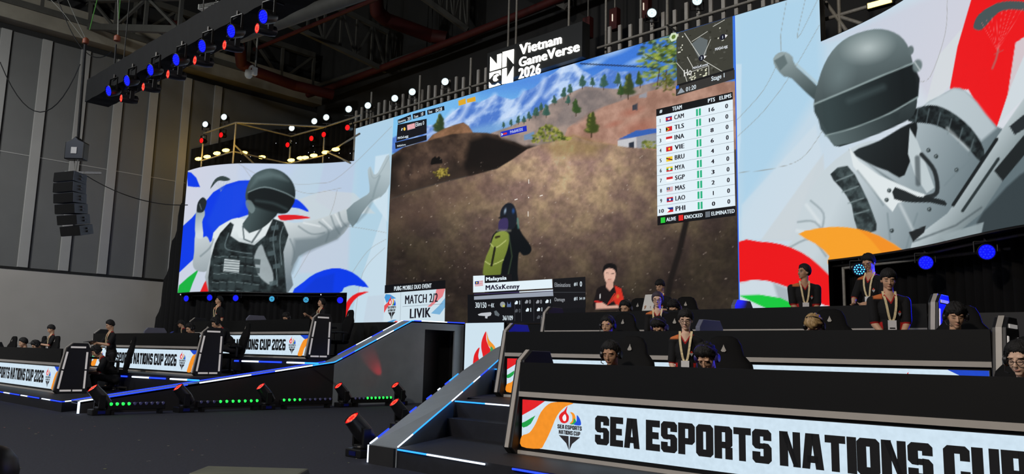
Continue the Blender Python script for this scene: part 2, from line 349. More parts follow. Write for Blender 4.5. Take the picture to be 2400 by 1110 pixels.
    # cabins
    c.poly([(1448, 330), (1492, 318), (1492, 346), (1448, 346)], (196, 196, 200), 1.5); c.poly([(1446, 328), (1490, 306), (1540, 300), (1540, 312), (1492, 320)], (52, 96, 178), 1.5)
    c.poly([(1492, 320), (1540, 312), (1540, 346), (1492, 347)], (150, 152, 160), 1.5); c.poly([(1474, 334), (1486, 331), (1486, 348), (1474, 348)], (40, 46, 60), 1.5)
    c.poly([(1482, 246), (1494, 242), (1494, 258), (1482, 258)], (60, 62, 72), 1.5); c.poly([(1498, 222), (1516, 216), (1516, 228), (1498, 230)], (150, 150, 158), 1.5)
    c.poly([(1228, 316), (1252, 308), (1252, 326), (1228, 328)], (110, 140, 176), 1.5)
    # dark rock slope, left
    hill = [(905, 372), (945, 345), (985, 333), (1002, 330), (1014, 316), (1040, 302), (1068, 292), (1086, 287), (1098, 295), (1108, 310), (1140, 311), (1168, 316), (1176, 326), (1205, 332), (1236, 346), (1200, 372), (1165, 392), (1110, 408), (1040, 424), (960, 448), (900, 470)]
    c.poly(hill, mottle((50, 38, 32), (92, 72, 58), 22, 33), 2.2)
    c.poly([(1002, 330), (1014, 316), (1040, 302), (1068, 292), (1086, 287), (1098, 295), (1108, 310), (1060, 314), (1030, 322)], mottle((124, 90, 64), (156, 114, 84), 12, 43), 3, .9)
    c.poly([(1100, 330), (1140, 316), (1180, 326), (1236, 346), (1200, 372), (1165, 392), (1110, 408), (1085, 400), (1094, 360)], (17, 13, 12), 14, .95)
    c.poly([(905, 372), (930, 362), (958, 372), (975, 400), (960, 440), (900, 470)], (24, 19, 17), 16, .85)
    c.poly([(1040, 380), (1085, 380), (1080, 412), (1020, 430), (985, 436)], (38, 31, 27), 18, .7)
    c.poly([(1009, 384), (1012, 372), (1020, 366), (1024, 370), (1029, 366), (1036, 374), (1037, 382), (1012, 386)], (12, 10, 10), 1.6)
    for k in range(40): c.blob(1034+random.gauss(0, 8), 406+random.gauss(0, 6), 3.2, 2.6, random.choice(((120, 106, 40), (158, 140, 62), (70, 62, 26))), .9, 0, 2)
    c.poly([(900, 440), (960, 420), (1040, 400), (1130, 396), (1150, 410), (1040, 440), (900, 490)], (44, 35, 30), 20, .9); c.poly([(1090, 380), (1200, 360), (1240, 340), (1262, 344), (1200, 400), (1100, 430)], (22, 17, 15), 10, .95)
    c.poly([(930, 400), (965, 360), (1010, 345), (1060, 350), (1050, 390), (1000, 425), (940, 440)], mottle((62, 48, 42), (104, 82, 68), 18, 95), 30, .8); c.poly([(1009, 384), (1012, 372), (1020, 366), (1024, 370), (1029, 366), (1036, 374), (1037, 382), (1012, 386)], (12, 10, 10), 1.6)
    for k in range(70): c.blob(1036+random.gauss(0, 8), 405+random.gauss(0, 5), 3.4, 2.8, random.choice(((130, 116, 44), (170, 152, 68), (74, 66, 28))), .9, 0, 2)
    # near ground
    slope = [(895, 474), (960, 450), (1040, 427), (1110, 410), (1165, 395), (1200, 374), (1236, 349), (1270, 338), (1310, 330), (1345, 319), (1380, 330), (1420, 338), (1480, 346), (1540, 352), (1740, 350), (1740, 780), (890, 780)]
    def ground(x, y):
        a = np.clip((fbm(x, y, 44, 51)-.3)*2.4, 0, 1)[:, None]; b = np.clip((fbm(x, y, 9, 61)-.25)*2, 0, 1)[:, None]
        base = np.array((100, 80, 74))*(1-a)+np.array((132, 112, 90))*a
        base = base*(.90+.2*b)
        lt = np.clip(1.05-np.hypot((x-1320)/470, (y-350)/350), 0, 1)[:, None]
        return np.minimum(base*(.40+1.22*lt)*np.array((1, 1.0, .98)), 190)
    c.poly(slope, ground, 2.5)
    c.poly([(1270, 340), (1345, 320), (1420, 340), (1390, 366), (1300, 366)], (132, 112, 60), 26, .5)
    c.poly([(905, 470), (1000, 440), (1110, 412), (1180, 420), (1120, 470), (1000, 520), (900, 560)], (116, 90, 74), 50, .35)
    for k in range(330):
        x, y = random.uniform(930, 1725), random.uniform(365, 735)
        c.blob(x, y, random.uniform(1.2, 2.8), random.uniform(1.0, 1.6), (188, 172, 158), random.uniform(.25, .85), random.uniform(-.6, .3), 1.6)
    for k in range(110): c.blob(random.uniform(910, 1725), random.uniform(380, 740), random.uniform(6, 22), random.uniform(4, 12), random.choice(((40, 30, 26), (74, 52, 44), (120, 100, 86))), .22, random.uniform(-.5, .5), 1)
    c.line([(1608, 520), (1592, 590), (1572, 655), (1560, 720)], 13, (26, 21, 20), 5)
    # bush on the ridge
    for k in range(150):
        t = random.random(); x = 1248+88*t; y = 334-10*t-random.random()*38*math.sin(PI*min(1, .15+t*.95)); c.blob(x, y, random.uniform(3, 7), random.uniform(2.5, 5), random.choice(((110, 116, 44), (168, 162, 78), (62, 76, 30), (140, 146, 70))), .85, 0, 2)
    for k in range(26): c.blob(random.uniform(1505, 1538), random.uniform(330, 348), 5, 3.5, random.choice(((140, 142, 60), (92, 104, 40))), .8, 0, 2)
    # leafy tree top right with a cable
    c.line([(1360, 149), (1535, 158)], 2.6, (24, 24, 34))
    for k in range(230):
        x, y = random.gauss(1556, 30), random.gauss(130, 30)
        if x < 1498 or x > 1600: continue
        c.blob(x, y, random.uniform(4, 15), random.uniform(2, 5), random.choice(((88, 112, 28), (140, 158, 48), (62, 84, 26), (170, 180, 84), (44, 58, 26))), .75, random.uniform(-.5, .3), 1.8)
    c.line([(1512, 128), (1545, 144), (1590, 146)], 2, (36, 34, 22)); c.line([(1546, 160), (1540, 200)], 2, (70, 44, 34)); c.line([(1562, 165), (1560, 210)], 3, (84, 62, 44))
    for k in range(60): c.blob(random.gauss(1566, 12), random.gauss(192, 12), 6, 3, random.choice(((96, 104, 38), (60, 70, 30), (128, 128, 60))), .7, random.uniform(-1, 1), 1.8)
    # the game's walker seen from behind: dome helmet, dark jacket, olive pack
    c.poly([(1152, 560), (1160, 545), (1176, 530), (1206, 520), (1224, 548), (1245, 578), (1241, 594), (1226, 598), (1216, 592), (1213, 640), (1214, 700), (1150, 700), (1142, 620)], (13, 17, 21), 2, sm=3)
    c.poly([(1172, 508), (1176, 488), (1190, 475), (1204, 480), (1211, 500), (1211, 520), (1202, 536), (1180, 530)], (22, 28, 38), 1.8, sm=4)
    c.blob(1184, 494, 4, 10, (168, 190, 212), .8, .2, 1.3); c.blob(1203, 494, 5, 9, (44, 92, 168), .7, 0, 1.3)
    c.poly([(1169, 520), (1178, 511), (1190, 513), (1189, 538), (1170, 540)], (58, 48, 92), 1.8, sm=3)
    c.line([(1170, 510), (1186, 506)], 4, (20, 22, 28)); c.line([(1213, 512), (1215, 534)], 4, (70, 150, 140), 3, .6)
    c.line([(1166, 540), (1196, 540)], 5, (150, 146, 132), 4, .6)
    c.poly([(1164, 545), (1182, 541), (1194, 552), (1189, 585), (1177, 618), (1170, 648), (1134, 648), (1136, 612), (1148, 580), (1156, 556)], grad2((136, 150, 66), (98, 112, 42), (1140, 560), (1186, 640)), 2, sm=3)
    for p in (((1149, 570), (1162, 580), (1186, 563)), ((1137, 612), (1154, 620), (1180, 608))): c.line(p, 2, (196, 204, 130), 1.6, .9, 3)
    c.line([(1160, 580), (1152, 622)], 5, (34, 34, 22)); c.line([(1162, 556), (1170, 554)], 5, (52, 44, 24)); c.line([(1193, 552), (1200, 600), (1190, 648)], 3, (70, 90, 60), 2, .6)
    # portrait of the player, arms folded
    c.poly([(1394, 724), (1396, 690), (1400, 676), (1416, 668), (1440, 668), (1456, 676), (1462, 700), (1464, 724)], (24, 18, 20), 1.6, sm=3)
    c.poly([(1440, 668), (1456, 676), (1462, 700), (1464, 716), (1444, 714), (1436, 700), (1444, 686)], (206, 48, 34), 1.8)
    for k in range(4): c.line([(1425+k*5, 712-k*3), (1440+k*3, 688+k*2)], 2.4, (206, 52, 38))
    c.poly([(1415, 640), (1418, 628), (1441, 628), (1443, 644), (1438, 660), (1428, 664), (1419, 658)], (220, 176, 158), 1.6, sm=3)
    c.poly([(1422, 656), (1436, 656), (1438, 672), (1429, 682), (1420, 672)], (206, 158, 140), 1.6)
    c.poly([(1413, 642), (1414, 626), (1422, 618), (1436, 617), (1445, 624), (1445, 644), (1440, 632), (1428, 628), (1418, 632)], (14, 13, 16), 1.8, sm=3)
    c.line([(1421, 640), (1426, 640)], 1.6, (40, 28, 26)); c.line([(1433, 640), (1438, 640)], 1.6, (40, 28, 26)); c.line([(1426, 655), (1433, 655)], 1.6, (150, 84, 76))
    c.line([(1395, 706), (1410, 708)], 4, (196, 40, 40)); c.poly([(1396, 710), (1412, 708), (1424, 716), (1448, 714), (1452, 722), (1396, 724)], (214, 166, 148), 1.8)
    c.blob(1406, 694, 1.6, 7, (240, 240, 240), .9, 0, 3); c.blob(1448, 694, 4, 6, (196, 132, 60), .8, 0, 2)
WH = (196, 216, 232)
def paint_left(c):
    X, Y = c.X, c.Y
    c.C[:] = grad2((206, 210, 226), (176, 208, 226), (470, 400), (860, 520))(X, Y)/255
    c.poly([(560, 380), (700, 380), (640, 470), (560, 430)], (190, 206, 236), 14, .5); c.poly([(760, 380), (834, 370), (818, 520), (740, 470)], (186, 198, 224), 6, .6)
    c.poly([(836, 300), (920, 277), (916, 420), (836, 470)], (172, 206, 230), 20, .7); c.poly([(880, 366), (912, 360), (908, 520), (872, 470)], (214, 230, 240), 3, .7)
    c.poly([(690, 470), (760, 446), (830, 452), (880, 500), (830, 500), (720, 540)], (208, 212, 212), 3, .55)
    c.poly([(905, 480), (850, 640), (815, 770), (910, 770)], (206, 224, 236), 2, .7); c.poly([(862, 694), (902, 690), (896, 764), (850, 764)], (192, 204, 218), 2, .5); c.poly([(720, 540), (820, 520), (816, 640), (700, 640)], (200, 204, 220), 8, .6)
    for p in (((560, 384), (640, 425), (740, 430), (800, 410), (918, 296)), ((690, 445), (730, 453), (800, 440)), ((570, 390), (620, 460)), ((690, 650), (770, 510), (790, 445)), ((905, 560), (860, 590), (812, 660)), ((902, 580), (850, 640), (830, 764)), ((812, 530), (850, 535), (905, 545))): c.line(p, 1.1, (150, 148, 142), 1.2, .6, 5)
    BL = (4, 58, 232)
    c.poly([(438, 402), (448, 404), (460, 416), (469, 438), (455, 438), (440, 436)], BL, 1.6)
    blue = [(590, 422), (560, 423), (530, 432), (500, 450), (475, 480), (450, 510), (428, 530), (418, 640), (450, 610), (480, 580), (520, 540), (560, 510), (590, 500), (610, 470)]
    c.poly(blue, BL, 1.8); c.poly([(520, 440), (575, 424), (592, 440), (560, 500), (500, 545), (486, 520)], (22, 74, 226), 10, .6)
    c.poly([(680, 475), (692, 466), (708, 476), (724, 496), (700, 488), (676, 484)], BL, 1.6, sm=3)
    c.poly([(652, 505), (690, 503), (728, 510), (690, 514), (660, 516)], (222, 24, 34), 1.6, sm=3)
    c.poly([(415, 690), (420, 668), (440, 650), (466, 630), (452, 662), (442, 690)], (18, 176, 62), 1.6); c.poly([(466, 690), (478, 664), (488, 648), (490, 690)], (226, 26, 32), 1.6)
    c.poly([(684, 690), (712, 660), (740, 640), (780, 628), (812, 632), (838, 646), (864, 673), (830, 668), (806, 674), (788, 690)], BL, 1.6, sm=2); c.poly([(700, 690), (740, 652), (784, 640), (780, 690)], (4, 50, 190), 6, .4)
    c.poly([(806, 770), (809, 720), (818, 700), (838, 686), (865, 683), (840, 694), (822, 714), (812, 740)], (226, 24, 28), 1.6, sm=2)
    c.poly([(493, 442), (504, 420), (522, 412), (540, 420), (528, 424), (510, 424)], (52, 66, 66), 1.6, sm=3)
    for k in range(5): c.line([(502+k*8, 424), (518, 448)], .8, (150, 160, 170), 1, .5)
    # a plain grey-toned figure: rounded helmet, pale shirt, dark utility vest, one arm flung out
    sh = grad2((214, 222, 226), (120, 134, 140), (470, 520), (520, 690))
    c.poly([(487, 556), (474, 556), (458, 548), (455, 590), (452, 620), (462, 634), (486, 634), (500, 600)], sh, 2, sm=3)                 # bent arm
    c.poly([(458, 552), (459, 500), (466, 486), (478, 490), (480, 504), (474, 520), (476, 556)], grad2((150, 168, 174), (206, 216, 220), (458, 500), (480, 540)), 2, sm=3)
    c.poly([(461, 494), (464, 474), (475, 462), (484, 470), (482, 484), (476, 496), (466, 498)], (30, 38, 42), 1.8, sm=3); c.line([(468, 478), (472, 490)], 2, (120, 136, 144), 2, .7)
    torso = [(500, 545), (530, 520), (556, 510), (585, 516), (620, 512), (660, 516), (690, 522), (740, 514), (790, 498), (818, 486), (826, 500), (818, 530), (790, 560), (740, 580), (700, 600), (682, 640), (672, 690), (490, 690), (494, 600)]
    c.poly(torso, grad2((222, 230, 232), (108, 122, 130), (640, 510), (690, 660)), 2.2, sm=2)
    c.poly([(690, 560), (740, 556), (790, 530), (822, 520), (790, 560), (740, 582), (700, 602), (684, 640)], (92, 108, 116), 10, .6)
    for p in (((748, 520), (770, 540), (764, 566)), ((776, 506), (784, 528), (796, 548)), ((794, 498), (800, 516), (812, 530)), ((700, 530), (730, 548), (760, 545)), ((680, 560), (690, 590), (684, 620)), ((500, 560), (492, 580), (470, 600))): c.line(p, 3, (96, 112, 118), 4, .6, 4)
    for p in (((756, 514), (778, 536)), ((786, 502), (800, 530)), ((712, 522), (750, 530))): c.line(p, 3, (236, 242, 244), 4, .7)
    c.poly([(812, 492), (850, 462), (866, 450), (864, 420), (862, 398), (869, 390), (876, 408), (886, 404), (898, 380), (912, 362), (914, 430), (892, 462), (872, 470), (848, 500), (826, 532)], grad2((176, 192, 198), (112, 130, 136), (880, 400), (850, 520)), 2, sm=2)
    c.line([(890, 412), (880, 440), (874, 462)], 3, (120, 138, 144), 5, .7, 3); c.line([(868, 396), (872, 414), (882, 416), (896, 398), (913, 366)], 1.2, (120, 136, 142), 2.5, .45, 3); c.line([(850, 500), (870, 474), (890, 462)], 2, (226, 234, 236), 4, .6); c.line([(836, 520), (856, 500), (872, 470)], 4, (92, 108, 114), 8, .5)
    c.poly([(586, 470), (640, 492), (650, 500), (640, 512), (610, 540), (580, 548), (566, 528), (582, 506)], grad2((66, 82, 84), (28, 38, 40), (590, 500), (640, 520)), 2, sm=2)       # neck
    c.poly([(548, 520), (566, 512), (570, 532), (584, 546), (612, 536), (640, 516), (650, 506), (660, 520), (640, 540), (596, 566), (560, 556)], (222, 230, 232), 2)
    c.line([(569, 530), (572, 560), (586, 566)], 3, (70, 84, 88), 2, .9); c.line([(612, 536), (590, 568)], 4, (54, 66, 70), 3, .8)
    vest = [(516, 546), (540, 520), (548, 526), (540, 552), (560, 566), (596, 574), (622, 552), (640, 512), (664, 520), (676, 550), (664, 590), (668, 640), (672, 690), (489, 690), (488, 650), (494, 606), (504, 570)]
    c.poly(vest, mottle((14, 20, 22), (48, 60, 62), 14, 71), 2)
    c.poly([(596, 600), (612, 572), (624, 600), (640, 640), (636, 668), (610, 650), (600, 630)], (176, 188, 192), 3, .85, 3)
    for j in range(5):
        for i in range(7):
            x, y = 502+i*19+random.uniform(-2, 2)-j*1.5, 596+j*20+(i-3)**2*.5+i*1.5
            if x > 604: continue
            c.poly([(x, y), (x+15, y+2), (x+14, y+15), (x-1, y+13)], (46, 58, 60), 2, .75); c.line([(x, y), (x+15, y+2)], 1.4, (132, 150, 152), 1.4, .7)
    c.poly([(526, 606), (562, 610), (560, 640), (523, 636)], (196, 206, 208), 1.6, .95)
    for k in range(5): c.line([(526, 611+k*6), (561, 614+k*6)], 2, (66, 78, 82), 1.4, .85)
    for p in (((536, 546), (528, 580), (560, 590), (590, 594)), ((648, 520), (640, 560), (646, 610), (650, 670)), ((664, 530), (656, 560), (660, 620))): c.line(p, 2, (120, 138, 142), 2, .8, 4)
    for x, y in ((644, 530), (640, 556), (636, 590), (648, 620), (640, 660)): c.poly([(x-9, y), (x+8, y-4), (x+9, y+7), (x-8, y+10)], (78, 94, 98), 2, .8)
    # rounded helmet with a plain dark visor band
    dome = [(575, 462), (580, 434), (594, 410), (618, 397), (642, 395), (666, 405), (684, 424), (692, 446), (690, 470), (680, 490), (668, 500), (640, 498), (606, 488), (584, 478)]
    c.poly(dome, grad2((76, 94, 96), (16, 24, 26), (600, 400), (670, 500)), 2, sm=3)
    c.poly([(586, 440), (600, 412), (630, 400), (660, 408), (676, 424), (640, 416), (606, 422)], (104, 124, 126), 10, .6)
    c.poly([(584, 450), (620, 440), (664, 452), (690, 466), (682, 486), (668, 497), (636, 494), (600, 482), (583, 470)], (14, 20, 22), 3, .9, 3)
    c.line([(582, 450), (620, 438), (664, 450), (691, 464)], 2.4, (140, 158, 160), 2.4, .8, 4); c.line([(600, 470), (640, 476), (672, 490)], 5, (70, 88, 90), 7, .6, 4)
    c.poly([(576, 470), (588, 470), (598, 488), (590, 500), (578, 486)], (120, 138, 140), 2, .8, 3)
def paint_right(c):
    X, Y = c.X, c.Y
    c.C[:] = grad2((178, 212, 232), (214, 218, 226), (1760, 100), (2200, 300))(X, Y)/255
    c.poly([(1722, 30), (1922, -20), (1930, 200), (1736, 500)], (170, 208, 232), 30, .8); c.poly([(1725, 150), (1738, 150), (1736, 330), (1726, 450)], (204, 224, 238), 2, .7)
    c.poly([(1738, 480), (1912, 290), (1925, 360), (1850, 560), (1738, 560)], (206, 220, 230), 6, .6); c.poly([(1782, 564), (1900, 400), (1930, 360), (1935, 450), (1860, 564)], (200, 206, 208), 4, .6)
    c.poly([(1930, 98), (2160, 0), (2300, -40), (2290, 160), (2180, 240), (2060, 70)], (204, 202, 216), 20, .6); c.poly([(2200, 130), (2260, 60), (2235, 190), (2190, 240), (2170, 240)], (214, 222, 222), 3, .6)
    for p in (((1844, 0), (1830, 80), (1828, 130), (1790, 210), (1728, 280)), ((1920, 60), (1850, 180), (1790, 260), (1728, 320)), ((1932, 300), (1880, 370), (1810, 395), (1732, 404)), ((1887, 0), (1869, 90), (1916, 0)), ((2220, 0), (2215, 80), (2180, 180), (2150, 190))): c.line(p, 1.1, (140, 140, 132), 1.2, .7, 4)
    RD = (236, 16, 22)
    red = [(2282, -20), (2400, -60), (2560, -80), (2520, 40), (2400, 130), (2370, 200), (2336, 298), (2310, 280), (2270, 210), (2226, 208), (2244, 110)]
    c.poly(red, RD, 1.8); c.poly([(2380, 100), (2560, -20), (2560, 200), (2400, 230), (2340, 290), (2362, 220)], (206, 216, 222), 2, .9)
    c.poly([(2282, 58), (2294, 34), (2330, 10), (2370, 2), (2420, 8), (2420, 26), (2370, 22), (2340, 30), (2318, 52), (2300, 70), (2284, 68)], (70, 84, 86), 1.8, sm=3)
    for k in range(9): c.line([(2300+k*12, 52-min(k, 5)*6), (2338, 118)], 1, (236, 130, 130), 1, .6)
    c.line([(2340, 116), (2334, 140), (2326, 160)], 5, (182, 96, 92), 3, .9); c.line([(2330, 128), (2352, 118)], 2, (182, 96, 92), 2, .8)
    # a plain grey-toned figure: pale field shirt, shoulder strap, rounded helmet, a long grey case held across the body
    c.poly([(1812, 138), (1824, 124), (1842, 122), (1858, 134), (1866, 156), (1934, 220), (1920, 244), (1856, 184), (1838, 180), (1818, 158)], grad2((146, 162, 164), (66, 80, 82), (1840, 130), (1880, 230)), 2, sm=2)
    c.poly([(1814, 142), (1838, 128), (1846, 148), (1828, 166)], (92, 108, 110), 3, .9); c.line([(1866, 150), (1920, 200)], 4, (176, 190, 190), 5, .8)
    body = [(1842, 585), (1862, 560), (1876, 500), (1900, 448), (1930, 400), (1990, 350), (2040, 330), (2130, 320), (2160, 250), (2200, 226), (2236, 206), (2262, 212), (2290, 240), (2336, 296), (2420, 330), (2560, 400), (2560, 560), (2300, 600), (1940, 680), (1900, 640)]
    c.poly(body, grad2((198, 210, 216), (96, 112, 118), (2000, 380), (2280, 500)), 2.2, sm=2)
    c.poly([(2160, 250), (2200, 226), (2236, 206), (2262, 212), (2290, 240), (2336, 300), (2300, 330), (2220, 260)], (196, 208, 214), 8, .8)
    c.poly([(1990, 350), (2030, 380), (2080, 420), (2160, 470), (2120, 440), (2060, 400)], (86, 100, 104), 5, .7)
    c.poly([(2000, 356), (2060, 330), (2130, 290), (2150, 300), (2120, 410), (2080, 400), (2040, 384)], grad2((34, 42, 44), (14, 18, 20), (2010, 350), (2120, 400)), 3, sm=3)      # shadowed neck
    c.poly([(1990, 344), (2012, 376), (2060, 410), (2140, 446), (2176, 458), (2104, 476), (2092, 496), (2040, 440), (2000, 390)], (222, 230, 232), 2); c.poly([(2132, 300), (2150, 330), (2176, 400), (2190, 440), (2172, 452), (2144, 410), (2128, 360)], (190, 202, 206), 2)
    c.poly([(2098, 438), (2150, 460), (2180, 462), (2214, 470), (2216, 482), (2180, 474), (2140, 474), (2096, 466)], (22, 28, 30), 2, .95, 2); c.line([(2160, 362), (2190, 400), (2196, 450), (2170, 462)], 10, (28, 34, 36), 3, .95, 4); c.line([(2150, 370), (2152, 430)], 12, (66, 76, 80), 5, .7)
    strap = [(2132, 262), (2180, 246), (2226, 260), (2276, 300), (2306, 350), (2300, 380), (2262, 340), (2220, 306), (2180, 290), (2130, 284)]
    c.poly(strap, mottle((12, 17, 19), (50, 62, 64), 12, 81), 2, 1, 3)
    for k in range(6): c.line([(2152+k*26, 252+k*k*3), (2146+k*25, 284+k*k*3.2)], 3, (110, 126, 130), 3, .6)
    c.poly([(1946, 408), (1986, 388), (2020, 440), (2046, 500), (2054, 540), (2010, 540), (1996, 480), (1970, 440)], mottle((34, 42, 44), (70, 84, 86), 12, 91), 2, 1, 2)
    for k in range(4): c.line([(1960+k*14, 424+k*26), (2000+k*12, 408+k*28)], 3, (132, 148, 150), 2.5, .8)
    for x, y in ((2084, 446), (2078, 468), (2178, 490), (2090, 540), (2242, 398), (2176, 352), (2194, 366)): c.blob(x, y, 6, 6, (40, 50, 52), .95, 0, 3); c.blob(x-1, y-1, 3, 3, (150, 164, 166), .8, 0, 2)
    for p in (((2278, 372), (2240, 406), (2214, 434)), ((2150, 500), (2130, 560), (2120, 600)), ((2080, 500), (2086, 560)), ((1900, 470), (1930, 500), (1926, 540)), ((1870, 520), (1910, 520), (1940, 560)), ((1850, 580), (1900, 560), (1936, 600)), ((2010, 400), (2050, 450), (2070, 480))): c.line(p, 3, (112, 128, 134), 5, .7, 4)
    for p in (((1890, 480), (1920, 520)), ((1868, 540), (1900, 545)), ((2110, 480), (2140, 540)), ((2220, 300), (2270, 350))): c.line(p, 5, (232, 238, 240), 8, .6)
    c.poly([(2290, 520), (2330, 470), (2390, 410), (2460, 380), (2560, 420), (2560, 600), (2320, 560)], (46, 56, 60), 6, .85, 2)
    case = [(2130, 596), (2140, 560), (2220, 500), (2270, 430), (2330, 330), (2400, 230), (2440, 190), (2470, 220), (2400, 340), (2340, 440), (2300, 500), (2240, 548), (2180, 584)]
    c.poly(case, grad2((190, 202, 206), (108, 122, 126), (2230, 440), (2310, 500)), 2)
    c.line([(2234, 480), (2336, 326)], 8, (22, 28, 30), 2); c.line([(2256, 494), (2340, 372)], 7, (40, 50, 52), 2); c.poly([(2330, 400), (2400, 316), (2420, 340), (2350, 424)], (28, 34, 36), 2); c.poly([(2366, 296), (2400, 268), (2420, 290), (2378, 316)], (34, 40, 44), 2)
    c.line([(2140, 566), (2240, 528), (2300, 486)], 4, (70, 82, 86), 4, .7); c.poly([(2130, 544), (2170, 528), (2166, 544), (2140, 566)], (24, 28, 30), 2, .95); c.poly([(2200, 552), (2256, 536), (2306, 520), (2300, 548), (2230, 576)], (150, 164, 168), 3, .9)
    dome = [(1908, 236), (1924, 170), (1950, 120), (1990, 86), (2050, 68), (2096, 76), (2126, 104), (2142, 160), (2150, 220), (2142, 268), (2110, 290), (2060, 312), (2000, 334), (1956, 342), (1934, 300), (1912, 268)]
    c.poly(dome, grad2((112, 128, 130), (26, 34, 36), (1990, 90), (2060, 340)), 2.2, sm=3)
    c.blob(2034, 112, 70, 42, (196, 208, 208), .75, -.2, 1.1); c.blob(1968, 180, 40, 60, (120, 138, 140), .5, .4, 1.1)
    c.poly([(1910, 244), (1980, 216), (2060, 182), (2140, 150), (2152, 226), (2080, 268), (2000, 300), (1936, 318), (1918, 280)], grad2((52, 66, 68), (14, 20, 22), (1940, 240), (2120, 220)), 3, .95, 2)
    for p in (((1908, 244), (1980, 214), (2060, 180), (2140, 148)), ((1934, 318), (2000, 300), (2080, 268), (2150, 228))): c.line(p, 4, (156, 174, 174), 3, .85, 4)
    c.poly([(1936, 318), (2000, 302), (2080, 270), (2110, 262), (2100, 290), (2060, 312), (2000, 334), (1956, 342)], grad2((96, 112, 114), (40, 50, 52), (1950, 330), (2100, 270)), 3, .9)
    c.line([(1990, 236), (2070, 204)], 10, (76, 92, 94), 16, .6)
    c.blob(2134, 118, 9, 13, (92, 106, 108), .95, .2, 3); c.blob(2150, 154, 13, 18, (104, 120, 122), .95, .3, 3); c.line([(2144, 146), (2156, 164)], 3, (200, 210, 210), 2, .8)
    # bands of colour along the bottom
    c.poly([(1872, 548), (1910, 536), (1960, 531), (2010, 536), (2060, 552), (2122, 590), (2100, 600), (2040, 608), (1942, 620), (1944, 600), (1910, 570)], (246, 160, 40), 1.8, sm=2); c.poly([(2010, 536), (2060, 552), (2122, 590), (2070, 596), (2040, 560)], (240, 140, 34), 2, .8)
    c.poly([(1726, 568), (1780, 566), (1830, 572), (1880, 592), (1920, 622), (1960, 668), (1960, 720), (1900, 700), (1850, 674), (1800, 658), (1760, 656), (1726, 662)], RD, 1.8, sm=2)
    c.poly([(1726, 662), (1760, 656), (1800, 658), (1850, 674), (1850, 720), (1726, 720)], (206, 218, 226), 2, .9); c.poly([(1812, 662), (1850, 676), (1856, 720), (1830, 720)], (150, 162, 168), 8, .7)
    c.poly([(1732, 692), (1780, 690), (1830, 698), (1860, 712), (1860, 730), (1800, 724)], (20, 200, 62), 1.8)
def led_grid(name, path, z0, z1, du, dz, painter, matn, parent):
    """a display surface following a plan line; every point carries the picture's colour there"""
    pts = []
    for a, b in zip(path[:-1], path[1:]):
        n = max(1, int(round(math.hypot(b[0]-a[0], b[1]-a[1])/du))); pts += [(a[0]+(b[0]-a[0])*k/n, a[1]+(b[1]-a[1])*k/n) for k in range(n)]
    pts.append(path[-1]); nz = int(round((z1-z0)/dz))+1; zs = np.linspace(z0, z1, nz); A = np.array(pts); n = len(A)
    co = np.zeros((n, nz, 3)); co[:, :, :2] = A[:, None, :]; co[:, :, 2] = zs; co = co.reshape(-1, 3)
    q = co-np.array([0, 0, EYE]); w_ = np.maximum(q@CF, .5); c = Canvas(1200+F*(q@CR)/w_, 555-F*(q@CU)/w_); painter(c)
    i = np.arange(n-1)[:, None]*nz+np.arange(nz-1); i = i.ravel(); fa = np.stack([i, i+nz, i+nz+1, i+1], 1)
    me = bpy.data.meshes.new(name); me.vertices.add(len(co)); me.vertices.foreach_set('co', co.ravel()); me.loops.add(len(fa)*4); me.loops.foreach_set('vertex_index', fa.ravel())
    me.polygons.add(len(fa)); me.polygons.foreach_set('loop_start', np.arange(len(fa))*4); me.update(calc_edges=True); me.materials.append(MATS[matn])
    at = me.color_attributes.new('Col', 'FLOAT_COLOR', 'POINT'); at.data.foreach_set('color', np.concatenate([lin(np.clip(c.C, 0, 1)), np.ones((len(co), 1))], 1).astype(np.float32).ravel())
    o = bpy.data.objects.new(name, me); S.collection.objects.link(o); o.parent = parent; return o
def cabinet(path, z0, z1, dep, parent, name='cabinet'):      # the black body behind a display surface, with a thin rim
    m = MB(); n = len(path); nr = []
    for k in range(n):
        a, b = path[max(k-1, 0)], path[min(k+1, n-1)]; L = math.hypot(b[0]-a[0], b[1]-a[1]); nr.append((-(b[1]-a[1])/L, (b[0]-a[0])/L))
    out = [(p[0]+q[0]*.012, p[1]+q[1]*.012) for p, q in zip(path, nr)]+[(p[0]+q[0]*dep, p[1]+q[1]*dep) for p, q in reversed(list(zip(path, nr)))]
    for k in range(n-1):
        qd = [out[k], out[k+1], out[2*n-2-k], out[2*n-1-k]]; m.prism(qd, lambda u, v, t: (u, v, t), z0, z1)
    return m.build(name, 'black_plastic', parent)
SY = 15.0
MX0, MX1, SX0, SX1 = -19.66, -7.98, -21.65, -6.15
scr = thing('led_screen', 'widest LED wall in the middle showing the game, scoreboard and player cards', 'screen', (0, 0, 0))
led_grid('picture', [(MX0, SY), (MX1, SY)], 1.99, 8.46, .026, .026, paint_game, 'led_game', scr); cabinet([(MX0, SY), (MX1, SY)], 1.97, 8.48, .2, scr)
sl = thing('led_screen', 'tall narrow LED column left of the game screen, showing an open pale hand', 'screen')
led_grid('picture', [(SX0, SY), (MX0, SY)], 1.99, 8.46, .026, .026, paint_left, 'led_picture', sl); cabinet([(SX0, SY), (MX0, SY)], 1.97, 8.48, .2, sl)
sr = thing('led_screen', 'tall LED column right of the game screen, pale blue above a red band', 'screen')
led_grid('picture', [(MX1, SY), (SX1, SY)], 1.99, 8.46, .022, .022, paint_right, 'led_picture', sr); cabinet([(MX1, SY), (SX1, SY)], 1.97, 8.48, .2, sr)
PL = smooth_pts([(-27.62, 12.17), (-26.75, 12.19), (-26.0, 12.36), (-25.2, 12.70), (-24.5, 13.24), (-23.85, 13.83), (-23.2, 14.3), (-22.6, 14.62), (-22.05, 14.86), (SX0, SY)], 3, False)
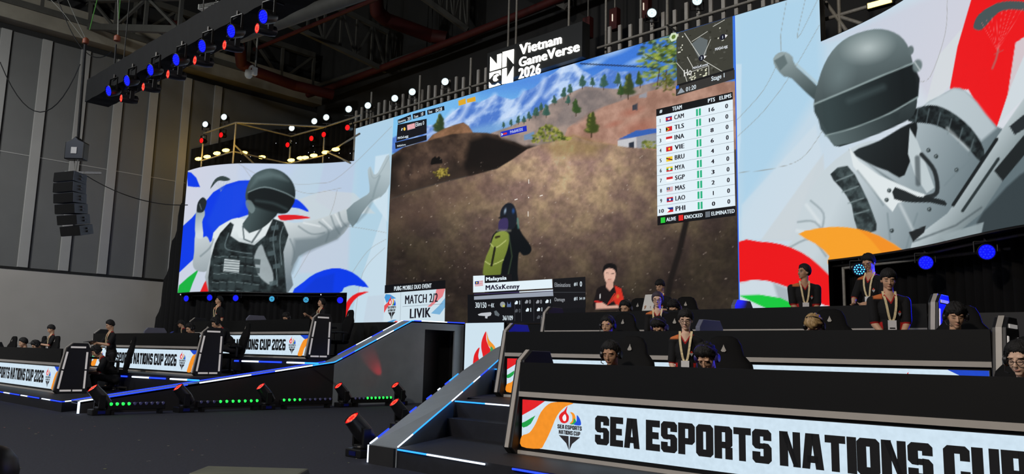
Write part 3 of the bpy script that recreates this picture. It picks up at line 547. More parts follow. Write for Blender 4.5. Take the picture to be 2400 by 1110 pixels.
PR = [(-27.8-x, y) for x, y in reversed(PL)]
PR = [p for p in PR if p[0] < -.7]
cl = thing('led_screen', 'curved LED wing at far left, grey helmeted figure with outstretched arm', 'screen')
led_grid('picture', PL, 3.06, 7.37, .026, .026, paint_left, 'led_picture', cl); cabinet(PL, 3.03, 7.39, .2, cl)
cr = thing('led_screen', 'curved LED wing at far right, large grey helmeted figure before a red band', 'screen')
led_grid('picture', PR, 3.10, 7.40, .019, .019, paint_right, 'led_picture', cr); cabinet(PR, 3.07, 7.42, .2, cr)
# ---- crisp graphics on the game screen
gy = SY-.006
def onscr(px, py, lift): return P(px, py, y=gy-lift)
def card(name): return Vec(onscr)
WHT, INK, BLK = (226, 240, 248), (26, 24, 34), (14, 14, 18)
g = card('scoreboard'); Q = quadfn((1538, 256), (1717, 215), (1724, 505), (1541, 528))
g.rect(0, 0, 1, .062, BLK, Q); g.rect(0, .0615, 1, .922, WHT, Q); g.rect(0, .921, 1, 1, BLK, Q)
def hd(t, u0, u1, v0, v1, col, b=.05): g.text(t, u0, v0, u1, v1, col, Q, b)
hd('#', .045, .085, .014, .042, WHT); hd('TEAM', .22, .35, .012, .046, WHT); hd('PTS', .69, .78, .012, .044, WHT); hd('ELIMS', .835, .985, .012, .044, WHT)
rows = [('1', 'CAM', '16'), ('2', 'TLS', '10'), ('3', 'INA', '8'), ('4', 'VIE', '6'), ('5', 'BRU', '4'), ('6', 'MYA', '4'), ('7', 'SGP', '3'), ('8', 'MAS', '2'), ('9', 'LAO', '1'), ('10', 'PHI', '0')]
RDF, BLF, YEL = (206, 34, 42), (34, 50, 130), (240, 200, 40)
for i, (n_, t_, p_) in enumerate(rows):
    v = .0615+.0861*i; h = .0861
    if i: g.rect(0, v-.0012, 1, v+.0012, (120, 130, 140), Q)
    hd(n_, .04 if len(n_) < 2 else .025, .066 if len(n_) < 2 else .09, v+.03, v+.062, INK)
    fu = lambda u, w_: Q(.13+.085*u, v+.026+.04*w_)
    F_ = lambda a, b, c_, d, col: g.rect(a, b, c_, d, col, fu)
    if t_ == 'CAM': F_(0, 0, 1, 1, BLF); F_(0, .22, 1, .78, RDF); F_(.35, .35, .65, .65, WHT)
    elif t_ == 'TLS': F_(0, 0, 1, 1, RDF); g.poly([(0, 0), (.6, .5), (0, 1)], YEL, fu); g.poly([(0, 0), (.35, .5), (0, 1)], BLK, fu)
    elif t_ in ('INA', 'SGP'): F_(0, 0, 1, .5, RDF); F_(0, .5, 1, 1, (250, 250, 250))
    elif t_ == 'VIE': F_(0, 0, 1, 1, RDF); g.ell(.5, .5, .17, .26, YEL, fu, 8)
    elif t_ == 'BRU': F_(0, 0, 1, 1, YEL); g.poly([(0, .15), (1, .7), (1, .9), (0, .4)], BLK, fu); F_(.38, .3, .62, .75, RDF)
    elif t_ == 'MYA': F_(0, 0, 1, .34, YEL); F_(0, .34, 1, .67, (40, 150, 60)); F_(0, .67, 1, 1, RDF); g.ell(.5, .5, .2, .3, WHT, fu, 8)
    elif t_ == 'MAS':
        for k in range(7): F_(0, k/7, 1, (k+.5)/7, RDF)
        F_(0, 0, .5, .55, BLF); g.ell(.25, .28, .11, .18, YEL, fu, 8)
    elif t_ == 'LAO': F_(0, 0, 1, 1, RDF); F_(0, .25, 1, .75, BLF); g.ell(.5, .5, .16, .22, (250, 250, 250), fu, 10)
    else: F_(0, 0, 1, .5, BLF); F_(0, .5, 1, 1, RDF); g.poly([(0, 0), (.5, .5), (0, 1)], (250, 250, 250), fu)
    hd(t_, .245, .375, v+.024, v+.063, INK, .055)
    g.rect(.535, v+.015, .560, v+.074, (40, 178, 128), Q); g.rect(.572, v+.015, .597, v+.074, (40, 178, 128), Q)
    wd = .022*len(p_)+(.01 if len(p_) > 1 else 0); hd(p_, .735-wd/2-.01, .735+wd/2+.01, v+.028, v+.062, INK); hd('0', .905, .94, v+.026, v+.062, INK)
for u, cc, t_, u1 in ((.045, (40, 200, 60), 'ALIVE', .25), (.285, (226, 36, 36), 'KNOCKED', .595), (.63, (104, 112, 120), 'ELIMINATED', .99)):
    g.rect(u, .938, u+.06, .984, cc, Q); hd(t_, u+.075, u1, .945, .976, WHT)
g.build('scoreboard', 'led_graphics', scr)
g = card('match'); Q = quadfn((902, 668), (1044, 656), (1042, 756), (899, 764))
g.rect(0, 0, 1, .2, BLK, Q); g.rect(0, .2, 1, 1, (206, 224, 234), Q); g.text('PUBG MOBILE DUO EVENT', .16, .05, .78, .155, WHT, Q, .05)
g.poly([(.86, .2), (1, .2), (.96, .38), (.78, .6), (.72, .6), (.82, .46)], (226, 130, 136), Q); g.poly([(1, .42), (1, .64), (.92, .8), (.78, .76), (.9, .6)], (120, 176, 216), Q)
g.rect(.275, .2, .28, 1, (150, 160, 170), Q); g.rect(.31, .55, .97, .558, (120, 130, 140), Q)
g.poly([(0, .3), (.02, .22), (.1, .24), (.2, .34), (.1, .36), (.04, .44)], (70, 150, 214), Q); g.poly([(0, .5), (.08, .4), (.12, .42), (.05, .56), (0, .68)], (226, 80, 84), Q)
torch_logo(g, lambda u, v: Q(.06+.14*u, .30+.56*v)); g.poly([(.02, 1), (.06, .9), (.16, .86), (.22, .86), (.14, .92), (.1, 1)], (70, 150, 214), Q); g.poly([(.13, 1), (.2, .88), (.24, .9), (.19, 1)], (226, 80, 84), Q)
g.text('MATCH 2/2', .35, .29, .885, .5, INK, Q, .055); g.text('LIVIK', .435, .62, .78, .85, INK, Q, .055); g.build('match_card', 'led_graphics', scr)
g = card('player'); Q = quadfn((1109, 648), (1296, 652), (1299, 692), (1109, 692))
Q = lambda px, py: (px, py)
g.poly([(1096, 690), (1372, 690), (1372, 756), (1096, 758)], (16, 17, 21)); g.poly([(1109, 646), (1136, 645), (1136, 684), (1109, 685)], WHT); g.poly([(1136, 663), (1294, 653.5), (1295, 674.5), (1109, 685), (1109, 665)], WHT); g.poly([(1136, 645), (1200, 642), (1200, 659), (1136, 662.5)], (20, 20, 24))
g.poly([(1296, 653), (1372, 648), (1373, 720), (1296, 724)], (20, 20, 24)); g.rect(1297, 684, 1372, 685, (70, 74, 80))
g.poly([(1111, 694), (1296, 682), (1297, 693), (1111, 702)], (150, 158, 172)); g.poly([(1111, 688), (1296, 679), (1296, 682), (1111, 690)], (60, 50, 90)); g.poly([(1217, 682.5), (1296, 678), (1296, 680.5), (1217, 685)], WHT)
fu = quadfn((1113, 659), (1132, 657), (1132, 670), (1113, 671))
for k in range(7): g.rect(0, k/7, 1, (k+.5)/7, RDF, fu)
g.rect(0, 0, .5, .55, BLF, fu); g.ell(.25, .28, .1, .16, YEL, fu, 8)
g.text('Malaysia', 0, 0, 1, 1, WHT, quadfn((1139, 649.5), (1187.5, 646), (1187.5, 657.5), (1139, 660.5)), .05); tq = quadfn((1138, 668), (1218, 664), (1218, 679), (1138, 683)); g.text('MASxKenny', 0, 0, 1, 1, (32, 28, 50), tq, .045)
GY = (150, 154, 160)
g.text('Eliminations', 1300, 662, 1337, 672, GY); g.text('#1', 1345, 661, 1353, 670, WHT); g.text('0', 1359, 659, 1364, 671, WHT); g.text('Damage', 1300, 697, 1324, 708, GY); g.text('#1', 1345, 695, 1353, 704, WHT); g.text('54 19', 1358, 696, 1371, 702, WHT)
g.text('30/150', 1114, 708, 1140, 721, WHT); g.text('4X', 1150, 710, 1158, 720, WHT); g.ell(1146, 715, 2, 2, GY); g.text('36/109', 1178, 739, 1202, 750, WHT)
g.poly([(1120, 736), (1128, 733), (1150, 731), (1152, 734), (1150, 739), (1143, 741), (1142, 746), (1137, 745), (1137, 740), (1122, 739)], (190, 194, 200)); g.poly([(1158, 729), (1163, 727), (1171, 736), (1169, 741), (1160, 738)], (96, 104, 110))
g.ell(1178, 713, 6, 6.5, (150, 156, 160)); g.rect(1178, 714, 1183, 719, (190, 190, 90)); g.poly([(1189, 706), (1191, 712), (1195, 712), (1197, 706), (1198, 719), (1188, 719)], (90, 110, 150))
for x in (1206, 1222, 1251): g.rect(x, 702, x+.8, 752, (64, 66, 72))
for x, y, t_, c_ in ((1212, 708, '1', WHT), (1236, 706, '0', GY), (1262, 706, '0', GY), (1284, 705, '1', WHT), (1212, 727, '0', (80, 84, 90)), (1238, 725, '1', WHT), (1264, 724, '1', WHT), (1264, 742, '0', (80, 84, 90))): g.text(t_, x+4, y-4, x+8, y+5, c_, None, .03); g.poly([(x-6, y+2), (x-2, y-4), (x+2, y-2), (x+1, y+4), (x-5, y+5)], c_)
g.build('player_card', 'led_graphics', scr)
def bit(nm, polys, words=(), extra=None):
    g = card(nm)
    for q in polys: g.poly(q, (18, 20, 28))
    for t_, q in words: g.text(t_, 0, 0, 1, 1, WHT, quadfn(*q), .02)
    if extra: extra(g)
    g.build(nm, 'led_graphics', scr)
bit('status_bar', [((932, 281), (963, 268), (964, 280), (933, 291))], [('Remaining', ((934, 283), (951, 278), (951, 284), (934, 290))), ('20', ((955, 275), (962, 273), (962, 280), (955, 282)))])
bit('status_bar', [((967, 267), (997, 259), (997, 270), (968, 279))], [('Team', ((970, 271), (980, 268), (980, 274), (970, 277))), ('10', ((987, 264), (992, 262), (992, 270), (987, 272)))])
bit('status_bar', [((1001, 258), (1041, 248), (1042, 258), (1002, 269))], [('Time', ((1004, 260), (1013, 257), (1013, 264), (1004, 266))), ('04:28', ((1021, 255), (1036, 251), (1036, 259), (1021, 263)))])
def fl(g):
    fq = quadfn((954, 293), (972, 288), (973, 300), (955, 305)); g.rect(0, 0, 1, 1, (240, 240, 240), fq)
    for k in range(4): g.rect(0, .05+k*.25, 1, .18+k*.25, (214, 60, 80), fq)
    g.ell(948, 302, 2.5, 4, (240, 200, 80)); g.line([(941, 306), (943, 300)], 2, WHT)
bit('team_card', [((932, 292), (1000, 278), (1000, 312), (929, 332))], [('Elims 0', ((974, 287), (994, 283), (994, 292), (974, 297))), ('MASxLegg', ((932, 321), (957, 315), (957, 323), (932, 328)))], fl)
bit('name_bar', [((926, 334), (1000, 316), (1000, 328), (927, 349))], [('MASxKenny', ((931, 340), (951, 336), (951, 341), (931, 346)))])
def mk(g):
    fq = quadfn((1173, 309), (1234, 294), (1235, 307), (1174, 321)); g.rect(0, 0, 1, 1, (24, 44, 190), fq); g.poly([(.03, .2), (.1, .55), (.03, .85)], WHT, fq); g.rect(.1, .35, .25, .7, (210, 50, 60), fq); g.text('PHIxBARODE', .38, .22, .86, .74, (200, 214, 250), fq)
bit('player_marker', [], [], mk)
for q in (((1074, 236), (1091, 230), (1092, 243), (1075, 248)), ((1094, 232), (1114, 226), (1115, 237), (1095, 241))): bit('notice', [], [], lambda g: g.poly(q, (222, 168, 40)))
for q in (((1238.5, 420), (1240, 420), (1240, 430), (1238.5, 430)), ((1237, 495), (1238.5, 495), (1238.5, 507), (1237, 507)), ((1206, 467), (1213, 465), (1213, 467), (1206, 469)), ((1265, 458), (1272, 456), (1272, 458), (1265, 460)), ((1238, 461), (1240, 461), (1240, 464), (1238, 464))): bit('crosshair_tick', [], [], lambda g: g.poly(q, (236, 230, 220)))
g = card('minimap'); Q = quadfn((1582, 79), (1721, 37), (1723, 163), (1584, 204)); rq = random.Random(4)
g.rect(.02, 0, .97, 1, (60, 60, 52), Q)
for k in range(60):
    u, v, a = rq.random()*.9+.03, rq.random()*.84+.02, rq.uniform(.02, .06); b = rq.uniform(.02, .07); t = rq.choice((44, 56, 70, 82)); g.poly([(u, v), (u+a, v+b*.4), (u+a*.6, v+b), (u-a*.2, v+b*.7)], (t, t, t-8), Q)
g.poly([(.28, .28), (.42, .2), (.55, .3), (.52, .55), (.40, .6), (.34, .45)], (98, 106, 108), Q)
for p in (((.16, .04), (.44, .62), (.80, .98)), ((.28, .24), (.55, .14)), ((.60, .30), (.48, .56)), ((.20, .50), (.30, .74)), ((.64, .08), (.84, .02)), ((.02, .55), (.14, .75), (.20, 1.0)), ((.26, .80), (.26, 1.0), (.56, .98), (.56, .78), (.26, .80))): g.line(p, .011, (196, 196, 188), Q)
for k in range(24): u, v = .16+rq.random()*.38, .80+rq.random()*.2; g.rect(u, v, u+rq.uniform(.015, .04), v+rq.uniform(.015, .03), (222, 222, 196), Q)
for k in range(14): u, v = rq.choice((rq.uniform(.02, .12), rq.uniform(.6, .8))), rq.random()*.4; g.rect(u, v, u+.022, v+.025, (206, 206, 190), Q)
for u, v, t_ in ((.80, .33, '1'), (.44, .60, '2')): g.ell(u, v, .048, .055, (20, 22, 40), Q); g.poly([(u+.04, v-.035), (u+.085, v-.01), (u+.045, v+.03)], (235, 235, 235), Q); g.text(t_, u-.013, v-.025, u+.013, v+.025, WHT, Q)
g.text('Ho', .14, .73, .27, .85, (240, 240, 236), Q, .02); g.text('MASxKenny', .29, .72, .55, .78, (230, 236, 244), Q, .02); g.text('MASxLegg', .67, .49, .88, .56, (230, 236, 244), Q, .02)
g.rect(0, 1, .99, 1.17, (52, 50, 48), Q); g.rect(.02, .96, .98, 1.0, (18, 18, 20), Q); g.text('01:20', .17, 1.06, .34, 1.14, WHT, Q); g.text('Stage 1', .60, 1.0, .82, 1.11, WHT, Q); g.poly([(.09, 1.04), (.15, 1.14), (.02, 1.14)], (150, 160, 170), Q); g.rect(0, .98, .05, 1.04, (30, 90, 210), Q)
g.poly([(-.10, .04), (-.06, -.03), (.01, -.02), (.05, .05), (.02, .12), (-.06, .13)], (206, 222, 190), Q); g.ell(-.025, .05, .035, .04, (96, 124, 50), Q)
g.build('minimap', 'led_graphics', scr)
g = Vec(lambda u, v, l: (MX1+u, SY-.008-l, v)); g.rect(-.012, 1.99, .012, 8.46, (40, 100, 230)); g.build('edge_line', 'led_graphics', scr)
# ---- flame display on the stage front at the end of the aisle
fs = thing('led_screen', 'small white LED panel with a big flame at the end of the aisle', 'screen')
fq = lambda u, v, l: P(u, v, y=14.2-l)
A0, A1 = P(1091, 756, y=14.2), P(1182, 757, y=14.2)
MB().span((A0.x, 14.2, 0), (A1.x, 14.29, A0.z)).build('cabinet', 'black_plastic', fs)
g = Vec(lambda u, v, l: (A0.x+(A1.x-A0.x)*u, 14.195-l, A0.z+(.36-A0.z)*v)); g.rect(.005, .005, .995, .995, (206, 226, 238)); g.k += 1
pq = lambda px, py: ((lambda p: ((p.x-A0.x)/(A1.x-A0.x), (p.z-A0.z)/(.36-A0.z)))(P(px, py, y=14.195)))
g.poly(smooth_pts([(1112, 862), (1110, 838), (1116, 822), (1124, 814), (1121, 834), (1126, 846), (1132, 838), (1128, 814), (1130, 795), (1139, 776), (1140, 795), (1146, 812), (1154, 826), (1152, 850), (1144, 870)]), (224, 30, 34), pq)
g.poly(smooth_pts([(1141, 777), (1146, 795), (1160, 812), (1162, 830), (1156, 845), (1152, 820), (1143, 804)]), (238, 150, 44), pq); g.poly(smooth_pts([(1150, 812), (1160, 828), (1158, 850), (1150, 860)]), (60, 160, 90), pq); g.poly(smooth_pts([(1118, 860), (1120, 846), (1126, 850), (1124, 864)]), (240, 244, 246), pq)
g.build('picture', 'led_graphics', fs)
# ---- lit sign on top of the game screen
sg = thing('lit_sign', 'black sign box with white glowing letters on top of the game screen', 'sign')
MB().span((-15.32, 14.80, 8.485), (-11.98, 15.1, 9.4)).build('sign_box', mat('sign_black', (30, 33, 34), .5, 0, .1, 3), sg)
mat('sign_glow', (255, 255, 255), .4, 0, 0, emit=(255, 252, 240), es=3.0)
def sgn(name, draw):
    g = Vec(lambda u, v, l: P(u, v, y=14.785-l)); draw(g); o = g.build(name, 'sign_glow', sg)
    o.data.color_attributes.remove(o.data.color_attributes[0]); bm = bmesh.new(); bm.from_mesh(o.data); bmesh.ops.remove_doubles(bm, verts=bm.verts, dist=.0002); r = bmesh.ops.extrude_face_region(bm, geom=bm.faces[:]); bmesh.ops.translate(bm, verts=[e for e in r['geom'] if isinstance(e, bmesh.types.BMVert)], vec=(0, .012, 0)); bmesh.ops.recalc_face_normals(bm, faces=bm.faces); bm.to_mesh(o.data); bm.free()
sgn('emblem', lambda g: [g.poly(p, (255, 255, 255)) for p in ([(1149, 133), (1165, 151), (1165, 128), (1175, 125), (1174, 159), (1148, 167)], [(1178, 122), (1204, 115), (1203, 149), (1187, 130), (1186, 155), (1177, 158)], [(1147, 171), (1173, 164), (1173, 176), (1168, 171), (1158, 172), (1151, 180), (1147, 185)], [(1146, 192), (1152, 199), (1160, 199), (1167, 194), (1173, 198), (1146, 206)], [(1155, 186), (1157, 178), (1165, 173), (1170, 175), (1163, 180), (1164, 184), (1167, 186), (1162, 190), (1157, 190)], [(1177, 162), (1187, 159), (1187, 183), (1203, 155), (1202, 192), (1176, 197)])])
for t_, q in (('Vietnam', ((1217, 105), (1316, 79), (1316, 101), (1217, 129))), ('GameVerse', ((1216, 136), (1358, 95), (1358, 119), (1216, 157))), ('2026', ((1215, 161), (1267, 148), (1267, 172), (1215, 185)))):
    sgn('lettering', lambda g: g.text(t_, 0, 0, 1, 1, (255, 255, 255), quadfn(*q), .05))
# ------------------------------------------------------------------ the hall
def struct(m, name, ms, **k):
    o = m.build(name, ms, **k); o['kind'] = 'structure'; return o
WX, BY, CZ = -29.5, 18.4, 15.5
struct(MB().span((WX-.3, -14, -.1), (14, BY+.3, 0)), 'floor', 'carpet')
wl = MB().span((WX-.3, -14, 0), (WX, BY+.3, 3.62), 1).span((WX-.3, -14, 3.62), (WX-.02, BY+.3, 11.35), 0).span((WX-.3, -14, 11.35), (WX-.25, BY+.3, 13.1), 3).span((WX-.3, -14, 13.1), (WX-.02, BY+.3, CZ), 3)
struct(wl, 'wall_left', ['wall_panel', 'wall_plaster', 'roof_steel', 'roof_dark'])
tag(MB().span((WX-.25, -14, 11.62), (WX+.35, BY, 12.6)).build('roof_beam', 'beam_grey', bevel=.02), 'long broad grey beam running along the top of the left wall', 'beam')
struct(MB().span((WX, -14, 3.56), (WX+.02, BY, 3.64)), 'trim_1', 'steel_dark'); struct(MB().span((WX-.02, -14, 7.3), (WX-.005, BY, 7.33)), 'trim_2', 'wall_batten')
ya, yb = P(39, 625, x=WX).y, P(64, 627, x=WX).y; sp = (P(226, 640, x=WX).y-P(39, 625, x=WX).y)/2
nt = 3
for k in range(-8, 6):
    y = ya+k*sp
    if y > BY-1: continue
    struct(MB().span((WX-.02, y, 3.64), (WX+.05, y+(yb-ya), 11.35)), 'trim_%d' % nt, 'wall_batten', bevel=.01); nt += 1
    struct(MB().span((WX-.02, y+(yb-ya), 3.64), (WX-.01, y+(yb-ya)+.05, 11.35)), 'trim_%d' % nt, 'steel_dark'); nt += 1
struct(MB().span((WX, BY, 0), (14, BY+.3, CZ)), 'wall_back', 'roof_dark'); struct(MB().span((14, -14, 0), (14.3, BY+.3, CZ)), 'wall_right', 'roof_dark')
struct(MB().span((WX-.3, -14, CZ), (14.3, BY+.3, CZ+.2)), 'ceiling', 'roof_dark')
# roof steel: sloping lattice girders, each one thing with chords and web bars
def girder(a, b, h, label, n=7, t=.16):
    g = thing('roof_truss', label, 'roof truss'); a, b = Vector(a), Vector(b); up = Vector((0, 0, h))
    MB().bar(a, b, t, t).build('chord', 'roof_steel', g); MB().bar(a+up, b+up, t, t).build('chord', 'roof_steel', g)
    for k in range(n+1):
        p = a.lerp(b, k/n); MB().bar(p, p+up, t*.5, t*.5).build('web_bar', 'roof_steel', g)
        if k < n: q = a.lerp(b, (k+1)/n); MB().bar(*((p, q+up) if k % 2 else (p+up, q)), t*.4, t*.4).build('web_bar', 'roof_steel', g)
    return g
girder(P(640, 40, z=12.6), P(905, 166, y=17.6), 1.5, 'grey lattice roof truss sloping down behind the overhead lighting truss')
girder(P(985, -10, z=13.0), P(1095, 70, y=17.6), 1.3, 'grey lattice roof truss above the left end of the lit sign')
girder(P(1180, -60, z=13.2), P(1330, 20, y=17.6), 1.2, 'grey lattice roof truss above the right part of the lit sign')
girder((WX+.3, 3, 12.2), (WX+.3, BY-.5, 12.2), 1.5, 'long lattice roof truss on top of the left wall', 10, .22)
girder(P(108, 60, y=9), P(420, 70, y=9), 1.0, 'lattice roof truss crossing behind the green lifting straps', 5, .2)
def pipe(pts, r, label, m='pipe_red', nm='pipe'):
    o = MB().path(pts, r, 14).build(nm, m, smooth=True)
    bm = bmesh.new(); bm.from_mesh(o.data)
    for p in pts[1:-1]: bmesh.ops.create_uvsphere(bm, u_segments=14, v_segments=8, radius=r, matrix=Matrix.Translation(p))
    for f in bm.faces: f.smooth = True
    bm.to_mesh(o.data); bm.free()
    c = pts[len(pts)//2]; MB().tube(c, (c.x, c.y, CZ), .018).build('hanger_rod', 'steel_dark', o); return tag(o, label, 'pipe')
pipe([P(722, 222, y=17.4), P(770, 207, y=17.4), P(1010, 116, y=17.4), P(1230, 30, y=17.4), P(1400, -40, y=17.4)], .13, 'long red pipe running behind the game screen up to the sign')
pipe([P(560, 95, z=11.9), P(566, 150, z=11.4), P(600, 168, z=11.3), P(690, 200, z=11.2), P(780, 222, z=11.1)], .2, 'fat red pipe with an elbow below the camera dome')
pipe([P(880, -20, z=13.0), P(884, 28, z=12.5), P(905, 46, z=12.4), P(1010, 84, z=12.2), P(1048, 90, z=12.1)], .24, 'fat red pipe with an elbow left of the lit sign at the top')
pipe([P(596, 116, y=14), P(870, 2, y=14), P(900, -12, y=14)], .07, 'thin red pipe climbing from the lighting truss to the upper elbow')
pipe([P(180, -6, y=12), P(330, 30, y=12), P(420, 62, y=12)], .2, 'red pipe at the top left beyond the green lifting straps')
pipe([P(690, -4, y=14.5), P(760, 32, y=14.5)], .05, 'short thin red pipe at the top, right of the lighting truss')
pipe([P(1100, 78, y=17.9), P(1280, 10, y=17.9), P(1330, -10, y=17.9)], .08, 'grey steel rail under the red pipe behind the sign', 'roof_steel', 'steel_rail')
pipe([P(700, 216, y=17.8), P(1000, 118, y=17.8), P(1100, 78, y=17.8)], .10, 'grey steel rail along the red pipe left of the sign', 'roof_steel', 'steel_rail')
pipe([P(400, 145, z=10.4), P(600, 72, z=10.4), P(900, -34, z=10.4)], .2, 'pale grey duct passing behind the overhead lighting truss', 'roof_steel', 'duct')
tag(MB().span((P(130, 75, y=13).x, 12.9, P(130, 75, y=13).z-.9), (P(300, 100, y=13).x, 13.2, P(300, 100, y=13).z+.2)).build('roof_beam', 'roof_steel'), 'broad grey roof beam behind the green lifting straps', 'beam')
for k, (px, py) in enumerate(((1378, 66), (1441, 46), (1514, 20))):
    p = P(px, py, y=17.2); h = thing('hanging_box', 'red hanging box with a white slit, %s behind the bars right of the sign' % ('lowest' if k == 0 else 'middle one' if k == 1 else 'highest'), 'hanging box', p, group='red hanging boxes')
    MB().box((0, 0, 0), (.26, .2, .62)).build('box_body', 'pipe_red', h, bevel=.02); MB().box((0, -.11, .02), (.02, .03, .2)).build('slit_light', mat('slit', (230, 225, 210), .4, 0, 0, emit=(255, 240, 220), es=.7), h); MB().tube((0, 0, .3), (0, 0, 2.2), .02).build('drop_rod', 'steel', h)
p = P(588, 170, z=9.8); dc = thing('dome_camera', 'white dome camera on a curved arm under a thin pole', 'camera', p)
MB().lathe([(.02, .12), (.11, .1), (.13, 0), (.12, -.08), (.07, -.15), (.01, -.17)], (-.13, 0, 0), (0, 0, 1)).build('dome', 'white_plastic', dc, True)
MB().path([(-.13, 0, .12), (-.06, 0, .2), (.08, 0, .2), (.2, 0, .1)], .035).build('arm', 'white_plastic', dc, True); MB().box((.24, 0, -.02), (.14, .14, .26)).build('bracket', 'white_plastic', dc, bevel=.02); MB().tube((.26, 0, .1), (.26, 0, 4.2), .025).build('pole', 'steel', dc)
p = P(505, 22, z=10.6); vt = thing('air_vent', 'white slatted air outlet hanging above the lighting truss', 'vent', p, .4)
MB().box((0, 0, 0), (.72, .6, .16)).build('housing', 'white_plastic', vt, bevel=.02)
for k in range(4): MB().box((0, -.305, -.05+k*.035), (.6, .02, .015)).build('slat', 'steel_dark', vt)
MB().tube((0, 0, .08), (0, 0, 4.4), .015).build('drop_rod', 'steel', vt)
# ------------------------------------------------------------------ stage
LED_B, LED_W = (30, 60, 255), (215, 230, 255); LED_C = (40, 140, 255)
def led_strip(pts, parent, cols, r=.010, seed=0):
    """LED tape along the points: runs of white and blue diodes"""
    m = MB(); rr = random.Random(seed); L = 0; pos = [0]
    for a, b in zip(pts[:-1], pts[1:]): L += (Vector(b)-Vector(a)).length; pos.append(L)
    def at(t):
        for i in range(len(pts)-1):
            if t <= pos[i+1]+1e-6: return Vector(pts[i]).lerp(Vector(pts[i+1]), (t-pos[i])/(pos[i+1]-pos[i]))
    n = max(2, int(L/.06)); cuts = [c*L for c, _ in cols[1:]]; o = None
    def flush():
        nonlocal m, o
        if m.v: o = m.build('led_strip', 'led_strip_light', parent)
        m = MB()
    for i in range(n):
        t0, t1 = L*i/n, L*(i+1)/n; cc = cols[sum(1 for c in cuts if t0 >= c)][1]
        if cc is None: flush(); continue
        m.tube(at(t0), at(t1), r, 6, 0, col=L255(cc))
    flush(); return o
def deck(name, label, out, z0, z1, m='stage_black'):
    t = thing(name, label, 'stage platform'); MB().prism(out, lambda u, v, q: (u, v, q), z0, z1).build('deck_box', m, t); return t
mat('stage_floor', (21, 22, 28), .6, 0, .2, 12)
lx = -15.45
d1 = deck('stage_platform', 'lowest black platform of the left bank, edged with blue and white light', [(WX+.1, 5.05), (-15.75, 5.05), (-16.2, 5.6), (-16.2, 7.35), (WX+.1, 7.35)], 0, .2, 'stage_floor')
led_strip([(-23.5, 5.04, .18), (-15.75, 5.04, .18), (-16.0, 5.4, .19)], d1, [(0, LED_B), (.50, LED_B), (.52, LED_W), (.57, LED_B), (.64, None), (.66, LED_W), (.71, LED_B), (.79, None), (.81, LED_W), (.87, LED_B), (.95, LED_W)])
d2 = deck('stage_platform', 'middle black platform of the left bank', [(WX+.1, 7.35), (-15.8, 7.35), (-15.8, 9.65), (WX+.1, 9.65)], 0, .6, 'stage_floor')
a, b = P(268, 880, y=7.34), P(466, 891, y=7.34)
led_strip([a, b], d2, [(0, LED_B), (.17, None), (.24, LED_W), (.45, LED_B), (.63, None), (.70, LED_W), (.88, LED_C)], .018)
d3 = deck('stage_platform', 'highest black platform of the left bank', [(WX+.1, 9.65), (-15.8, 9.65), (-15.8, 12.3), (WX+.1, 12.3)], 0, 1.0, 'stage_floor')
a, b = P(550, 845, y=9.64), P(745, 851, y=9.64)
led_strip([a, b], d3, [(0, LED_B), (.04, None), (.1, LED_W), (.32, LED_B), (.58, None), (.66, LED_W), (.86, LED_C)], .02)
db = deck('stage_platform', 'high black back deck below the LED walls', [(WX+1.7, 12.35), (-15.9, 12.35), (-15.9, 14.3), (-8, 14.3), (-8, 12.9), (8, 12.9), (8, 16.4), (WX+1.7, 16.4)], 0, 1.93)
# the grey ramp wall beside the aisle (left bank)
rw = thing('stage_ramp', 'grey sloping ramp side of the left bank with doorway and blue light edges', 'ramp')
prof = [(5.2, .2), (10.4, .94), (12.55, 1.96), (14.28, 1.98)]
W0, W1 = -15.75, -15.35
m = MB(); dy0, dy1, dz = 12.98, 13.97, 1.77
def wallpoly(out, x0, x1, mi=0): m.prism(out, lambda u, v, t: (t, u, v), x0, x1, mi)
wallpoly([(5.2, 0), (10.4, 0), (10.4, .94), (5.2, .2)], W1-.05, W1, 1); wallpoly([(10.4, 0), (dy0, 0), (dy0, 1.965), (12.55, 1.96), (10.4, .94)], W1-.05, W1, 0)
wallpoly([(dy0, dz), (dy1, dz), (dy1, 1.975), (dy0, 1.965)], W1-.05, W1, 0); wallpoly([(dy1, 0), (14.28, 0), (14.28, 1.98), (dy1, 1.975)], W1-.05, W1, 0)
m.build('side_wall', ['ramp_grey', mat('ramp_black', (27, 27, 29), .6, 0, .1, 3)], rw)
m = MB()
for (y0, z0), (y1, z1) in zip(prof[:-1], prof[1:]): m.add([(W0, y0, z0), (W1, y0, z0), (W1, y1, z1), (W0, y1, z1), (W0, y0, z0-.04), (W1, y0, z0-.04), (W1, y1, z1-.04), (W0, y1, z1-.04)], [(0, 1, 2, 3), (7, 6, 5, 4), (0, 3, 7, 4), (1, 5, 6, 2)])
m.build('ramp_top', 'ramp_grey', rw)
m = MB(); m.span((-16.6, dy0-.3, 0), (-16.5, dy1+.3, 1.9)); m.build('doorway_back', 'drape', rw)
e = lambda x, dz_=.006: [(x, y, z+dz_) for y, z in prof]
led_strip(e(W1+.012), rw, [(0, LED_W), (.05, LED_B), (.15, LED_B), (.20, None), (.23, LED_W), (.34, LED_B), (.40, LED_W), (.50, LED_C), (.58, LED_B), (.62, LED_C), (.69, LED_W), (.75, LED_C), (.82, LED_B), (.84, LED_W), (.93, LED_B)], .013)
led_strip(e(W0), rw, [(0, LED_B), (.30, LED_B), (.56, None), (.60, LED_B), (.66, LED_W), (.71, LED_B), (.75, LED_W), (.82, LED_B), (.93, LED_B)], .009)
led_strip([(W1+.012, 5.19, .2), (W1+.012, 5.19, .0)], rw, [(0, LED_W), (.9, LED_W)], .02)
